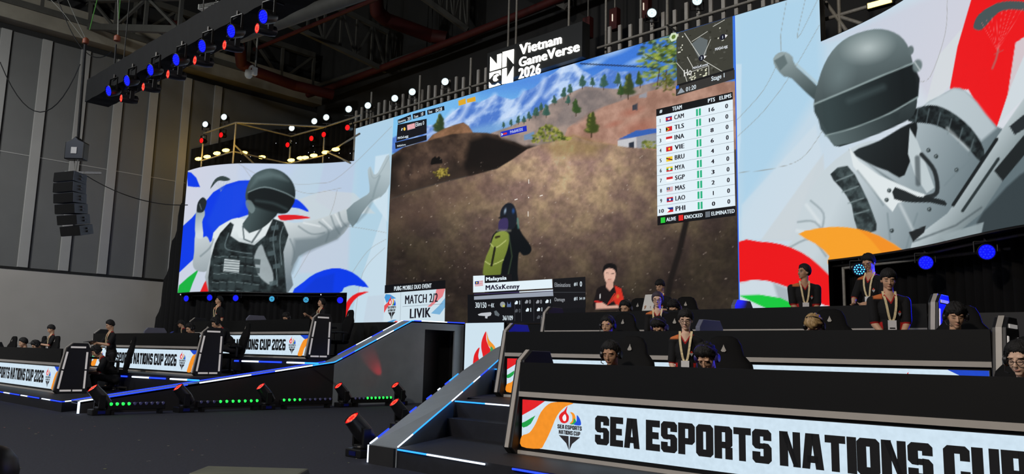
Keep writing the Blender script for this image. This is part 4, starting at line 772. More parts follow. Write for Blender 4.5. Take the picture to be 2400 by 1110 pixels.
# right bank: platforms, stairs and the broad grey stringer
q1 = deck('stage_platform', 'lowest black platform of the right bank, blue and white light along its front edge', [(-6.72, 5.38), (4.5, 4.9), (4.5, 7.55), (-6.9, 7.55), (-7.35, 6.68)], 0, .2, 'stage_floor')
led_strip([(-6.70, 5.365, .185), (-3.0, 5.19, .185)], q1, [(0, LED_C), (.13, LED_W), (.35, None), (.45, LED_B), (.6, LED_C), (.8, LED_B)], .009)
q2 = deck('stage_platform', 'middle black platform of the right bank', [(-8.3, 7.58), (4.5, 7.58), (4.5, 9.75), (-9.0, 9.75)], 0, .6, 'stage_floor')
q3 = deck('stage_platform', 'highest black platform of the right bank', [(-9.6, 9.78), (4.5, 9.78), (4.5, 12.4), (-11.3, 12.4)], 0, 1.0, 'stage_floor')
def step(label, y0, z0, z1, y1, xa, xb, strip=None):
    t = thing('stair_step', label, 'stair step', group='stairs of the right bank'); MB().prism([(xa, y0), (xb, y0), (xb, y1), (xa-.25*(y1-y0), y1)], lambda u, v, q: (u, v, q), z0, z1).build('tread', 'stage_floor', t)
    if strip: led_strip([(xa, y0-.01, z1-.012), (xb, y0-.01, z1-.012)], t, strip, .009)
step('lowest dark step of the stairs beside the front right desk', 6.70, .2, .4, 6.97, -7.45, -5.9)
step('dark stair landing with a blue and white light edge beside the front right desk', 6.97, .2, .6, 7.56, -7.6, -6.1, [(0, LED_C), (.34, LED_W), (.9, LED_W)])
step('dark step of the stairs on the second flight', 8.75, .6, .8, 9.05, -8.75, -8.25)
step('uppermost dark step of the stairs with a short blue light edge', 9.05, .6, .97, 9.74, -9.0, -8.3, [(0, LED_C), (.9, LED_C)])
sg2 = thing('stair_stringer', 'broad grey sloping stringer beside the right bank stairs, blue light along both edges', 'stringer')
inner = [Vector((-6.73, 5.38, .2)), P(1063, 936, y=6.95), P(1143, 866, y=8.6), Vector((-9.45, 9.75, 1.20)), Vector((-9.9, 10.6, 1.40)), Vector((-10.2, 11.2, 1.5))]
outer = [Vector((-7.18, 5.38, .2)), P(1000, 936, y=7.3), P(1085, 868, y=9.1), P(1160, 816, y=10.3), Vector((-10.45, 10.8, 1.40)), Vector((-10.7, 11.3, 1.5))]
m = MB()
for k in range(len(inner)-1):
    a, b, c_, d_ = outer[k], inner[k], inner[k+1], outer[k+1]; bt = [Vector((p.x, p.y, 0)) for p in (a, b, c_, d_)]
    m.add([a, b, c_, d_]+bt, [(0, 1, 2, 3), (0, 3, 7, 4), (1, 5, 6, 2)]+([(0, 4, 5, 1)] if k == 0 else []))
m.build('stringer_body', 'ramp_grey', sg2)
MB().span((-7.17, 5.35, .0), (-6.75, 5.378, .19)).build('front_cap', mat('cap_black', (34, 34, 35), .5, 0, .1, 5), sg2)
led_strip([p+Vector((.01, 0, .008)) for p in inner], sg2, [(0, LED_W), (.06, LED_C), (.18, LED_C), (.25, LED_W), (.33, LED_C), (.41, LED_W), (.47, LED_B), (.55, LED_C), (.7, LED_B)], .008)
led_strip([p+Vector((-.012, 0, .004)) for p in outer], sg2, [(0, LED_W), (.03, LED_B), (.09, None), (.22, LED_B), (.26, None), (.34, LED_B), (.37, None), (.42, LED_W), (.44, None), (.48, LED_B), (.52, LED_C), (.60, None)], .009)
led_strip([(-7.19, 5.36, .19), (-7.19, 5.36, .01)], sg2, [(0, LED_W), (.9, LED_W)], .012)
# ------------------------------------------------------------------ drapes behind and below the LED walls
def drape(name, label, path, z0, z1, amp=.05, pitch=.22, zt=None):
    pts = []; d = 0
    for a, b in zip(path[:-1], path[1:]):
        L = math.hypot(b[0]-a[0], b[1]-a[1]); n = max(2, int(L/(pitch/4))); nx, ny = -(b[1]-a[1])/L, (b[0]-a[0])/L
        for k in range(n): t = k/n; o = amp*math.sin((d+L*t)/pitch*2*PI); pts.append((a[0]+(b[0]-a[0])*t+nx*o, a[1]+(b[1]-a[1])*t+ny*o, t, d+L*t))
        d += L
    m = MB(); n = len(pts); v = []
    for x, y, t, dd in pts: zt_ = zt(x, y) if zt else z1; v += [(x, y, z0), (x, y, zt_)]
    m.add(v, [(2*i, 2*i+2, 2*i+3, 2*i+1) for i in range(n-1)]); o = m.build(name, 'drape', smooth=True)
    s_ = o.modifiers.new('thickness', 'SOLIDIFY'); s_.thickness = .01
    return tag(o, label, 'curtain')
BL_ = [(x+(.0), y+.75) for x, y in PL[::3]]
drape('black_curtain', 'black pleated curtain under and behind the far left LED wing', [(-29.2, 11.75), (-28.2, 12.1)]+[(x-.1, y+.6) for x, y in PL[::4]][1:]+[(-21.3, 15.9)], 0, 7.0, zt=lambda x, y: 1.3+min(1, max(0, (x+28.75)/.9))*5.7)
sc = drape('star_cloth', 'black star cloth with tiny white lights behind the yellow lamps', [(-29.35, 13.0), (-28.75, 14.4), (-27.8, 15.7), (-25.5, 16.9), (-23.5, 17.5), (-21.4, 17.9)], 3.0, 9.7, zt=lambda x, y: 9.7-max(0, (15.6-y))*.42)
for k in range(46):
    t = random.random(); x = -29.2+7.6*t; y = np.interp(x, [-29.35, -28.75, -27.8, -25.5, -23.5, -21.4], [13.0, 14.4, 15.7, 16.9, 17.5, 17.9])-.16
    MB().lathe([(.004, 0), (.017, .006), (.004, .016)], (x, y, random.uniform(7.4, 9.5)-max(0, 15.6-y)*.42), (0, -1, 0), 8).build('star_light', mat('star', (255, 255, 255), .5, 0, 0, emit=(235, 240, 255), es=1.2), sc)
drape('black_curtain', 'black pleated curtain under and behind the far right LED wing', [(-6.0, 15.5)]+[(x+.3, y+.7) for x, y in PR[::4]][1:], 1.9, 7.0)
# ------------------------------------------------------------------ scaffold frames
def tubes(name, label, segs, r=.03, parent=None):
    t = parent or thing(name, label, 'scaffold')
    for nm, a, b in segs: MB().tube(a, b, r, 10).build(nm, 'steel', t, True)
    return t
A_, B_, C_, D_ = (P(478, 312, z=9.05), P(553, 287, z=9.05), P(682, 319, z=9.05), P(762, 297, z=9.05)); E_ = P(845, 270, z=8.6)
lo = lambda p, z: Vector((p.x, p.y, z)); zl = 8.0
sf = tubes('scaffold_frame', 'steel tube scaffold with yellow lamps standing behind the far left LED wing', [('post', lo(A_, 3), lo(A_, 8.95)), ('post', lo(B_, 3), lo(B_, 9.05)), ('post', lo(C_, 3), lo(C_, 8.9)), ('post', lo(D_, 3), lo(D_, 8.85)),
    ('rail', A_, B_), ('rail', B_, D_), ('rail', B_, C_), ('rail', C_, D_), ('rail', D_, E_), ('rail', lo(A_, zl), lo(B_, zl)), ('rail', lo(B_, zl), lo(C_, zl)), ('rail', lo(C_, zl), lo(D_, zl)), ('rail', lo(D_, zl), lo(E_, zl)),
    ('brace', lo(B_, 8.25), B_.lerp(C_, .55)-Vector((0, 0, 1.6))), ('brace', lo(D_, 8.2), D_.lerp(E_, .8)-Vector((0, 0, 1.5)))], .032)
bf = thing('scaffold_frame', 'long steel frame of upright battens standing along the top of the game screen', 'scaffold')
x = -22.4; k = 0
while x < -6.3:
    if not (-15.35 < x < -11.95): MB().span((x, 15.45, 7.6), (x+.085, 15.5, 9.32+.06*math.sin(k*1.7))).build('batten', 'batten_grey', bf)
    x += .315; k += 1
MB().tube((-22.6, 15.4, 8.88), (-15.33, 15.4, 8.88), .03).build('rail', 'steel', bf, True); MB().tube((-11.97, 15.4, 8.88), (-6.2, 15.4, 8.88), .03).build('rail', 'steel', bf, True)
for x in (-21.4, -18.9, -16.6, -9.9, -7.3): MB().tube((x, 15.38, 2), (x, 15.38, 9.75), .035).build('post', 'steel', bf, True)
for x in (-16.6, -9.9): MB().tube((x, 15.36, 8.9), (x+1.1, 15.36, 7.9), .022).build('brace', 'steel_dark', bf, True)
for k, px in enumerate((1192, 1210, 1333, 1420, 1502)):
    p = P(px, 60, y=15.6); tag(MB().tube((p.x, 15.6, 8.4), (p.x, 15.6, 12.5), .03).build('hanger_rod', 'steel', smooth=True), 'thin grey hanger rod, %s from the left above the sign and screen' % ORD[k], 'rod', 'hanger rods over the sign')
rr = thing('scaffold_frame', 'steel tube scaffold behind the top of the far right LED wing', 'scaffold')
tubes('', '', [('post', (-6.0, 15.6, 3), (-6.0, 15.6, 10)), ('rail', P(1935, 45, y=15.6), P(2140, -16, y=15.6)), ('brace', P(1935, 5, y=15.6), P(1990, 80, y=15.6)), ('brace', P(1970, 40, y=15.6), P(2040, 62, y=15.6))], .04, rr)
tubes('', '', [('post', (-5.95, 15.2, 1.93), (-5.95, 15.2, 3.1)), ('rail', (-5.95, 15.2, 2.95), (-2.2, 13.6, 2.95))], .03, rr)
pw = P(2064, 6, y=15.4)
yl = thing('yellow_lamp', 'warm yellow lamp at the top right above the far right LED wing', 'lamp', pw)
mat('lamp_yellow', (255, 200, 60), .4, 0, 0, emit=(255, 214, 92), es=7.0)
MB().box((0, 0, -.02), (.5, .12, .16)).build('housing', 'black_plastic', yl, bevel=.01); MB().box((0, -.065, -.03), (.44, .02, .1)).build('lens', 'lamp_yellow', yl)
# ------------------------------------------------------------------ light fixtures
def emis(name, col, es, core=None):
    return mat(name, tuple(int(c*.3) for c in col), .35, 0, 0, emit=col, es=es)
emis('lens_blue', (10, 16, 255), 1.0); emis('diode_blue', (24, 40, 255), 1.3); emis('diode_cyan', (70, 190, 255), 2.6); emis('lens_dark', (4, 8, 60), .6)
emis('lens_red', (255, 16, 20), 1.2); emis('lens_red_core', (255, 60, 40), 3.0); emis('lens_white', (200, 225, 230), 1.1); emis('diode_white', (255, 255, 255), 3.0)
emis('lens_green', (30, 235, 70), 2.2); emis('lens_dim', (90, 90, 150), .18)
def frame_dir(d):
    d = Vector(d).normalized(); up = Vector((0, 0, 1)) if abs(d.z) < .97 else Vector((0, 1, 0)); x = d.cross(up).normalized(); y = x.cross(d); return x, y, d
def par(label, loc, dirn, hang=True, lens='lens_blue', diode='diode_blue', r=.1, group=None, name='par_light', rod=.22, clamp=0):
    t = thing(name, label, 'stage light', loc, 0, group); x, y, d = frame_dir(dirn); o = Vector((0, 0, 0)); s = 1 if hang else -1
    MB().lathe([(r*.55, -.24), (r*.85, -.2), (r, -.1), (r*1.05, 0), (r*.98, .005), (r*.93, -.012)], o, d, 18).build('can', 'black_plastic', t, True)
    m = MB(); c = -d*.1; a = c+x*(r+.03); b = c-x*(r+.03); u = Vector((0, 0, s*rod)); m.bar(a, a+u, .012, .035).bar(b, b+u, .012, .035).bar(a+u, b+u, .035, .012); m.tube((a+b)/2+u, (a+b)/2+u*1.3, .02)
    if clamp: m.bar((a+b)/2+u*1.1, (a+b)/2+u*1.1+Vector((0, clamp, 0)), .03, .04)
    m.build('yoke', 'black_plastic', t)
    MB().lathe([(r*.9, -.008), (.001, -.007)], o, d, 18).build('lens', lens, t)
    m = MB()
    for R, n in ((.34, 6), (.68, 12)):
        for k in range(n): p = (x*math.cos(2*PI*k/n)+y*math.sin(2*PI*k/n))*R*r; m.lathe([(r*.11, -.006), (r*.09, .004), (.001, .005)], p, d, 7)
    o_ = m.build('diodes', diode, t); o_['kind'] = 'stuff'; return t
def mover(label, loc, dirn, lens='lens_red', core='lens_red_core', s=1.0, hung=False, group=None, yawr=0):
    t = thing('moving_head_light', label, 'moving head light', loc, 0, group); x, y, d = frame_dir(dirn); h = -1 if hung else 1
    R = Matrix.Rotation(yawr, 3, 'Z'); piv = Vector((0, 0, h*.30*s)); ax = Vector((d.y, -d.x, 0)).normalized() if math.hypot(d.x, d.y) > .05 else Vector((1, 0, 0))
    MB().box((0, 0, h*.05*s), (.30*s, .24*s, .10*s), R=R).build('base', 'black_plastic', t, bevel=.012)
    MB().box((0, 0, h*.05*s)+0*Vector((0, 0, 0)) if False else Vector((0, 0, h*.05*s))+R @ Vector((0, -.122*s, 0)), (.12*s, .01, .05*s), R=R).build('display', 'lens_dark', t)
    m = MB(); m.lathe([(.09*s, 0), (.09*s, .03*s)], (0, 0, h*.10*s), (0, 0, h), 14)
    for q in (-1, 1): a = ax*(q*.135*s); m.bar(a+Vector((0, 0, h*.12*s)), a+piv+Vector((0, 0, h*.04*s)), .035*s, .11*s)
    m.bar(-ax*.15*s+Vector((0, 0, h*.125*s)), ax*.15*s+Vector((0, 0, h*.125*s)), .09*s, .035*s); m.build('yoke', 'black_plastic', t, bevel=.008)
    MB().lathe([(.05*s, -.20*s), (.095*s, -.17*s), (.112*s, -.05*s), (.108*s, .06*s), (.098*s, .17*s), (.104*s, .21*s), (.096*s, .215*s), (.088*s, .2*s)], piv, d, 18).build('head', mat('head_black', (30, 30, 33), .3, 0, .1, 8), t, True)
    l = MB().lathe([(.09*s, .203*s), (.001, .206*s)], piv, d, 18).build('lens', lens, t)
    m = MB()
    for k in range(10): p = piv+(x*math.cos(2*PI*k/10)+y*math.sin(2*PI*k/10))*.055*s; m.lathe([(.016*s, .206*s), (.012*s, .212*s), (.001, .213*s)], p, d, 7)
    o = m.build('diodes', core, t); o['kind'] = 'stuff'; return t
AUD = Vector((-.02, -1, -.25))
# overhead truss in black cloth
ta, tb = Vector((-18.55, 6.0, 6.34)), Vector((-9.4, 6.0, 6.34))
tr = thing('lighting_truss', 'long overhead lighting truss wrapped in black cloth at the upper left', 'truss')
m = MB()
for y, z in ((5.85, 6.5), (6.2, 6.5), (5.85, 6.85), (6.2, 6.85)): m.tube((ta.x, y, z), (tb.x, y, z), .025)
m.build('chords', 'steel_dark', tr, True)
m = MB(); N = 40; v = []
for k in range(N+1):
    x = ta.x+(tb.x-ta.x)*k/N; w_ = .004*math.sin(k*2.3); v += [(x, 5.78+w_, 6.42-w_), (x, 6.27-w_, 6.42+w_), (x, 6.27+w_, 6.92), (x, 5.78-w_, 6.92+w_)]
f = []
for k in range(N):
    for j in range(4): f.append((k*4+j, k*4+(j+1) % 4, (k+1)*4+(j+1) % 4, (k+1)*4+j))
m.add(v, f+[(3, 2, 1, 0), (N*4, N*4+1, N*4+2, N*4+3)]); m.build('cloth_cover', mat('truss_cloth', (12, 14, 15), .9, 0, .25, 6), tr)
for k in range(3): MB().tube((-17.2+k*3.6, 6.02, 6.9), (-17.2+k*3.6, 6.02, 12), .012).build('hoist_chain', 'steel_dark', tr)
blues = ((254, 213), (297, 189), (352, 164), (412, 140), (473, 108), (541, 73), (616, 39)); reds = ((292, 224), (343, 201), (400, 174), (462, 145), (530, 115), (605, 78))
for k, (px, py) in enumerate(blues):
    par('blue stage light on the front of the black truss, %s from its lower left end' % ORD[k], P(px, py, y=5.66), (.15, -1, -.35), True, 'lens_blue', 'diode_blue', .11, 'blue lights on the truss', rod=.26, clamp=.25)
for k, (px, py) in enumerate(reds):
    p = P(px, py, y=6.0); mover('red moving head under the black truss, %s from its lower left end' % ORD[k], (p.x+.22, 6.03, 6.40), (-.02, -.9, -.12), s=.82, hung=True, group='red moving heads under the truss')
# lamps on the scaffold behind the left wing
rail = [A_, B_, C_, D_, E_]
def onrail(px):
    best = None
    for a, b in zip(rail[:-1], rail[1:]):
        for k in range(41):
            q = a.lerp(b, k/40); e = abs(proj(q)[0]-px)
            if best is None or e < best[0]: best = (e, q)
    return best[1]
def atdist(px, py, q): # the point on the sight line as far away as q
    return P(px, py, d=float((np.array(q)-np.array([0, 0, EYE]))@CF))
for k, (px, py) in enumerate(((490, 293), (534, 276), (692, 302), (745, 286), (773, 277), (826, 258))):
    par('white light on the scaffold above the far left wing, %s from the left' % ORD[k], atdist(px, py, onrail(px))+Vector((0, -.15, 0)), (.75, -1, -.1), False, 'lens_white', 'diode_white', .12, 'white lights on the left scaffold', rod=.2)
for k, (px, py) in enumerate(((481, 331), (527, 318), (682, 341), (738, 326), (767, 317), (823, 301))):
    par('red light on the scaffold above the far left wing, %s from the left' % ORD[k], atdist(px, py, onrail(px))+Vector((0, -.15, 0)), (.35, -1, -.1), True, 'lens_red', 'lens_red', .10, 'red lights on the left scaffold', rod=.2)
for k, (px, py) in enumerate(((474, 374), (494, 369), (517, 361), (538, 354), (580, 360), (622, 370), (690, 377), (712, 372), (723, 371), (743, 366), (771, 359), (795, 352))):
    q = atdist(px, py, onrail(px))+Vector((0, -.12, 0)); t = thing('yellow_lamp', 'glowing yellow lamp on the low rail behind the far left wing, %s from the left' % ORD[k], 'lamp', q, .5, 'yellow lamps on the left scaffold')
    MB().box((0, .03, .0), (.30, .1, .10)).build('housing', 'black_plastic', t, bevel=.01); MB().lathe([(.02, -.14), (.05, -.10), (.066, 0), (.05, .10), (.02, .14)], (0, -.03, 0), (1, 0, 0), 12).build('lens', 'lamp_yellow', t, True)
lamp('yellow_glow', 'POINT', B_+Vector((.5, -.35, -.9)), None, 22, (255, 200, 70), .15); lamp('yellow_glow', 'POINT', D_+Vector((-.3, -.35, -.9)), None, 14, (255, 200, 70), .15); lamp('yellow_glow', 'POINT', A_+Vector((.2, -.3, -.8)), None, 12, (255, 200, 70), .15)
for k, (px, py) in enumerate(((862, 247), (925, 230), (966, 215), (1043, 191), (1528, 30), (1634, 1))):
    par('white stage light on the batten frame above the game screen, %s from the left' % ORD[k], P(px, py, y=15.2), (.75, -1, -.1), False, 'lens_white', 'diode_white', .12, 'white lights above the game screen', rod=.2)
# blue washes under the two wings
for k, (px, py, dq) in enumerate(((436, 699, 0), (491, 697, 0), (552, 698, 0), (637, 700, 1), (717, 702, 1), (797, 703, 0))):
    i = np.argmin([abs(proj((x, y, 3))[0]-px) for x, y in PL]); q = atdist(px, py, (PL[i][0], PL[i][1]+.1, 2.8))
    par('blue stage light hanging under the far left wing, %s from the left' % ORD[k], q, (.5+.08*k, -1, -.1), True, 'lens_dark' if dq else 'lens_blue', 'diode_cyan' if dq else 'diode_blue', .11, 'blue lights under the left wing', rod=.16)
MB().path([(x, y+.22, 2.96) for x, y in PL[::3]], .03).build('hanging_rail', 'steel_dark', cl)
MB().path([(x, y+.22, 3.0) for x, y in PR[::2]], .03).build('hanging_rail', 'steel_dark', cr)
for k, (px, py, dq) in enumerate(((2014, 631, 1), (2170, 615, 0), (2313, 590, 0))):
    i = np.argmin([abs(proj((x, y, 3))[0]-px) for x, y in PR]); q = atdist(px, py, (PR[i][0], PR[i][1]+.1, 2.8))
    par('blue stage light hanging under the far right wing, %s' % ('left one beside the man in glasses' if k == 0 else 'middle one' if k == 1 else 'right one, highest'), q, (.35, -1, -.1), True, 'lens_dark' if dq else 'lens_blue', 'diode_cyan' if dq else 'diode_blue', .12, 'blue lights under the right wing', rod=.16)
    lamp('blue_wash', 'SPOT', q+Vector((.0, -.15, 0)), (q.x-2.2, q.y-5.5, 1.4), 60, (40, 60, 255), .08, 1.3, .6)
    if k == 2: lamp('blue_wash', 'SPOT', q+Vector((0, -.15, 0)), (-5.55, 10.75, 1.92), 1600, (14, 24, 255), .06, .3, .5)
lamp('blue_wash', 'SPOT', P(2480, 560, y=13.0), (-2.75, 10.3, 1.75), 3600, (14, 24, 255), .08, .36, .6)
for k, (px, py) in enumerate(((424, 690), (753, 690), (424+7, 738))):
    if k < 2: MB().lathe([(.005, 0), (.022, .01), (.005, .03)], P(px, py, y=12.3+1.7*k), (0, -1, 0), 8).build('pilot_light', MATS['star'], cl)
# floor fixtures along the ramp wall
for k, (px, w_) in enumerate(((232, 0), (430, 0), (622, 0), (803, 0), (936, 0))):
    p = P(px, 962 if k < 4 else 946, x=-14.85); mover('red floor moving head at the ramp wall, %s from the left' % ORD[k], (-14.85, p.y, 0), (-.05, -.66, .75), s=1.0, group='moving heads along the ramp wall', yawr=PI/2)
mover('large floor moving head with red lens in front of the stair stringer foot', (P(845, 1070, z=0).x, P(845, 1070, z=0).y, 0), (-.12, -.62, .70), s=.95)
mover('floor moving head with red lens half hidden behind the stair stringer', (P(938, 1004, z=0).x, P(938, 1004, z=0).y, 0), (-.12, -.62, .70), s=.9)
p5 = P(936, 946, x=-14.85); lamp('red_beam', 'SPOT', (-15.12, P(915, 920, x=-15.2).y, .42), P(852, 822, x=-15.48), 26, (255, 20, 40), .02, .62, 1.0)
for k, (a, b, lit) in enumerate(((250, 385, 'ggggdddddd'), (460, 605, 'dddggggggg'), (655, 775, 'ggggdddddd'), (824, 916, 'dddggggggg'))):
    ya_, yb_ = P(a, 955, x=-14.8).y, P(b, 955, x=-14.8).y; L = yb_-ya_; t = thing('led_bar', 'LED bar at the ramp wall, %s from the left, %s' % (ORD[k], 'left cells green' if lit[0] == 'g' else 'right cells green'), 'light bar', (-14.8, (ya_+yb_)/2, 0), 0, 'LED bars along the ramp wall')
    MB().box((0, 0, .14), (.11, L, .12)).build('housing', 'black_plastic', t, bevel=.01)
    for q in (-1, 1): MB().box((0, q*L*.42, .04), (.16, .05, .08)).build('foot', 'black_plastic', t)
    for j, c in enumerate(lit): MB().lathe([(.027, -.01), (.027, .01), (.016, .022), (.001, .026)], (.05, -L/2+L*(j+.5)/10, .185), (.8, 0, .6), 10).build('lens', 'lens_green' if c == 'g' and k != 2 else 'lens_green' if c == 'g' else 'lens_dim', t)
# flown line array, hoist and straps
p = P(168, 475, d=18.6); la = thing('line_array', 'black line array loudspeaker hanging before the panelled left wall', 'loudspeaker', p)
yw = math.radians(20); Rz = Matrix.Rotation(yw, 3, 'Z'); zc = .68
for k in range(6):
    tl = math.radians(-1+k*3.2); R = Rz @ Matrix.Rotation(tl, 3, 'X'); c = Rz @ Vector((0, .012*k*k-.05, 0))+Vector((0, 0, zc-.118-.232*k))
    cab = MB().add([c+R @ Vector((x*.33*(1 if y < 0 else .62), y*.22, z*.113)) for x, y, z in ((-1,-1,-1),(1,-1,-1),(1,1,-1),(-1,1,-1),(-1,-1,1),(1,-1,1),(1,1,1),(-1,1,1))], [(3,2,1,0),(4,5,6,7),(0,1,5,4),(1,2,6,5),(2,3,7,6),(3,0,4,7)]).build('cabinet', mat('array_grey', (92, 98, 108), .5, 0, .08, 6), la, bevel=.008)
    MB().box(c+R @ Vector((0, -.225, 0)), (.64, .012, .21), R=R).build('grille', 'black_plastic', cab)
    for q in (-1, 1):
        for e in (-.035, .035): MB().box(c+R @ Vector((.275, .0, e)), (.06, .07, .035), R=R @ Matrix.Rotation(math.radians(30), 3, 'Z')).build('handle', 'black_plastic', cab) if q > 0 else None
MB().bar(Rz @ Vector((-.2, -.1, 0))+Vector((0, 0, zc+.03)), Rz @ Vector((.5, .3, 0))+Vector((0, 0, zc+.05)), .05, .05).build('rigging_bar', 'steel', la)
hp = P(180, 355, d=18.6); ch = thing('chain_hoist', 'black motor chain hoist above the hanging line array', 'hoist', hp)
m = MB(); m.prism([(-.22, -.2), (.22, -.2), (.22, .2), (.08, .26), (0, .34), (-.08, .26), (-.22, .2)], lambda u, v, t: Vector((u*.724, u*.69, v))+Vector((.69, -.724, 0))*t, -.12, .12); m.build('motor_body', 'black_plastic', ch, bevel=.02)
MB().box((.69*.128, -.724*.128, 0), (.13, .012, .15), rz=.76).build('window_plate', 'edge_white', ch)
top = P(200, 104, d=18.6)-hp
MB().tube((0, 0, .3), top, .035).build('chain_bag', 'steel_dark', ch, True); MB().path([(-.1, 0, -.2), P(176, 410, d=18.6)-hp], .008).build('chain', 'steel', ch); MB().path([(.14, 0, -.2), P(176, 410, d=18.6)-hp], .008).build('chain', 'steel', ch)
MB().lathe([(.02, 0), (.07, .02), (.07, .12), (.03, .16)], top, (0, 0, 1), 12).build('hook', mat('hook_orange', (150, 76, 44), .5, 0, .1, 10), ch, True)
mat('strap_green', (70, 130, 50), .8, 0, .1, 10); mat('sling_white', (150, 150, 140), .8, 0, .1, 10)
def hang(label, pts, m_, d=18.6, wd=.05, nm='lifting_strap', cat='strap', r=None):
    q = [P(x, y, d=d) for x, y in pts]; b = MB()
    if r: b.path(q, r, 6)
    else:
        for a_, b_ in zip(q[:-1], q[1:]): b.bar(a_, b_, wd, .01)
    return tag(b.build(nm, m_), label, cat)
hang('green lifting strap rising from the hook above the line array', ((210, 70), (230, -10)), 'strap_green'); hang('white sling rising left from the hook above the line array', ((202, 100), (150, 32), (112, -8)), 'sling_white', wd=.03); hang('second white sling, steeper, at the hook above the line array', ((204, 98), (176, 40), (155, -8)), 'sling_white', wd=.03)
hang('green lifting strap above the end of the lighting truss', ((278, 45), (282, -10)), 'strap_green', 17.8); hang('pale lifting sling above the end of the lighting truss', ((276, 92), (277, 30), (276, -10)), 'sling_white', 17.8, .035)
hk = P(274, 98, d=17.8); MBo = MB().lathe([(.02, 0), (.07, .02), (.07, .12), (.03, .16)], hk, (0, 0, 1), 12).build('hook', 'hook_orange', smooth=True); tag(MBo, 'orange hook with chain above the end of the lighting truss', 'hook')
hang('thin hoist chain dropping to the end of the lighting truss', ((272, 104), (268, 160)), 'cable', 17.8, nm='hoist_chain', cat='chain', r=.02)
def sag(label, a, b, dip, d, r=.012):
    n = 14; pts = [(a[0]+(b[0]-a[0])*k/n, a[1]+(b[1]-a[1])*k/n+dip*4*(k/n)*(1-k/n)) for k in range(n+1)]; hang(label, pts, 'cable', d, nm='cable', cat='cable', r=r)
sag('black cable sagging from the left edge to the hoist above the line array', (0, 145), (188, 150), 115, 18.9); sag('black cable looping between the hoist and the truss end', (136, 0), (262, 120), 60, 18.9); sag('black cable running from the line array to the far left LED wing', (200, 410), (440, 480), 20, 19.5)
# ------------------------------------------------------------------ player desks
mat('bar_white', (222, 220, 220), .4, 0, .03, 6, emit=(255, 250, 245), es=.22); mat('strip_off', (178, 173, 166), .4, 0, .04, 6); mat('divider', (104, 107, 126), .5, 0, .06, 5); mat('panel_black', (22, 24, 28), .5, 0, .1, 4)
DL = 6.3
def make_desk(label, x0, y0, z0, div=DL/2):
    t = thing('player_desk', label, 'desk', (x0, y0, z0)); T = .12
    prof = [(-.10, .06), (-.04, 0), (.52, 0), (.52, .9), (.46, 1.02), (.18, 1.02), (.06, .92)]
    for e, s in ((0, -1), (DL, 1)):
        a, b = (0, T) if s < 0 else (DL-T, DL)
        ep = MB().prism(prof, lambda u, v, q: (q, u, v), a, b).build('end_panel', 'panel_black', t, bevel=.008)
        mid = (a+b)/2; m = MB()
        for (u0, v0), (u1, v1) in (((-.104, .06), (.056, .92)), ((.056, .92), (.178, 1.024))): m.bar((mid, u0-.004, v0), (mid, u1-.004, v1+.002), .05, .012)
        m.build('edge_strip', 'strip_off', ep); MB().bar((mid, -.106, .06), (mid, -.05, -.0), .05, .012).build('edge_strip', 'steel_dark', ep)
        xo = (a-.004) if s < 0 else (b+.004)
        fr = [((-.035, .10), (.015, .46)), ((.02, .49), (.075, .84)), ((.13, .935), (.42, .935)), ((.455, .84), (.455, .49)), ((.455, .46), (.455, .10)), ((.42, .06), (.24, .06)), ((.21, .06), (.0, .06))]
        for (u0, v0), (u1, v1) in fr: MB().bar((xo, u0, v0), (xo, u1, v1), .012, .035).build('light_bar', 'bar_white', ep)
    MB().span((T, .0, .60), (DL-T, .03, .90)).span((T, .0, 0), (DL-T, .04, .05)).build('front_panel', 'desk_black', t)
    MB().span((T, -.012, .56), (DL-T, .03, .61)).build('trim_strip', 'strip_off', t); MB().span((T, -.012, .0), (DL-T, .03, .035)).build('trim_strip', 'strip_off', t)
    MB().span((T+.02, .02, .05), (DL-T-.02, .06, .56)).build('display_case', 'black_plastic', t)
    MB().span((T, .03, .70), (DL-T, .74, .74)).build('worktop', 'desk_black', t)
    u0, u1 = T+.03, DL-T-.03; W = u1-u0
    g = Vec(lambda u, v, l: (u, .014-l, v)); g.rect(u0, .07, u1, .53, (206, 226, 240))
    for sgn_ in (0, 1):
        X = (lambda u: u0+u) if not sgn_ else (lambda u: u1-u)
        f = lambda pts, c: g.poly([(X(u), v) for u, v in pts], c)
        if not sgn_:
            f([(0, .53), (.30, .53), (.17, .455), (0, .375)], (226, 28, 34)); f([(0, .30), (.04, .315), (.18, .385), (.12, .30), (.07, .27), (.02, .255), (0, .265)], (28, 158, 70))
            f(smooth_pts([(0, .07), (0, .17), (.10, .21), (.18, .30), (.25, .42), (.35, .505), (.46, .53), (.66, .53), (.56, .49), (.46, .40), (.38, .25), (.30, .12), (.24, .07)], 3), (244, 146, 36))
        else:
            f([(0, .53), (.34, .53), (.28, .50), (.2, .46), (.08, .42), (0, .41)], (24, 70, 200))
            f(smooth_pts([(.40, .07), (.36, .18), (.28, .32), (.18, .42), (.06, .45), (0, .45), (0, .30), (.08, .28), (.16, .2), (.22, .07)], 3), (244, 146, 36)); f([(0, .2), (.05, .21), (.12, .07), (.06, .07), (.02, .14)], (28, 158, 90))
    lq = lambda ux: (lambda u, v: (ux+.30*u, .475-.385*v))
    torch_logo(g, lq(u0+.47)); torch_logo(g, lq(u1-.80)); g.block('SEA ESPORTS NATIONS CUP 2026', u0+.93, .435, u1-.93, .175, (16, 16, 18)); g.build('led_display', 'led_desk', t)
    dv = [(.08, .70), (.62, .70), (.62, .95), (.55, 1.04), (.16, 1.04), (.08, .95)]
    MB().prism(dv, lambda u, v, q: (q, u, v), div-.03, div+.03).build('divider', 'divider', t, bevel=.006); return t
R1 = make_desk('front black player desk of the right bank with big cup lettering', -5.79, 6.07, .2)
for c_ in R1.children:
    if c_.name.startswith('divider'): DIV = c_
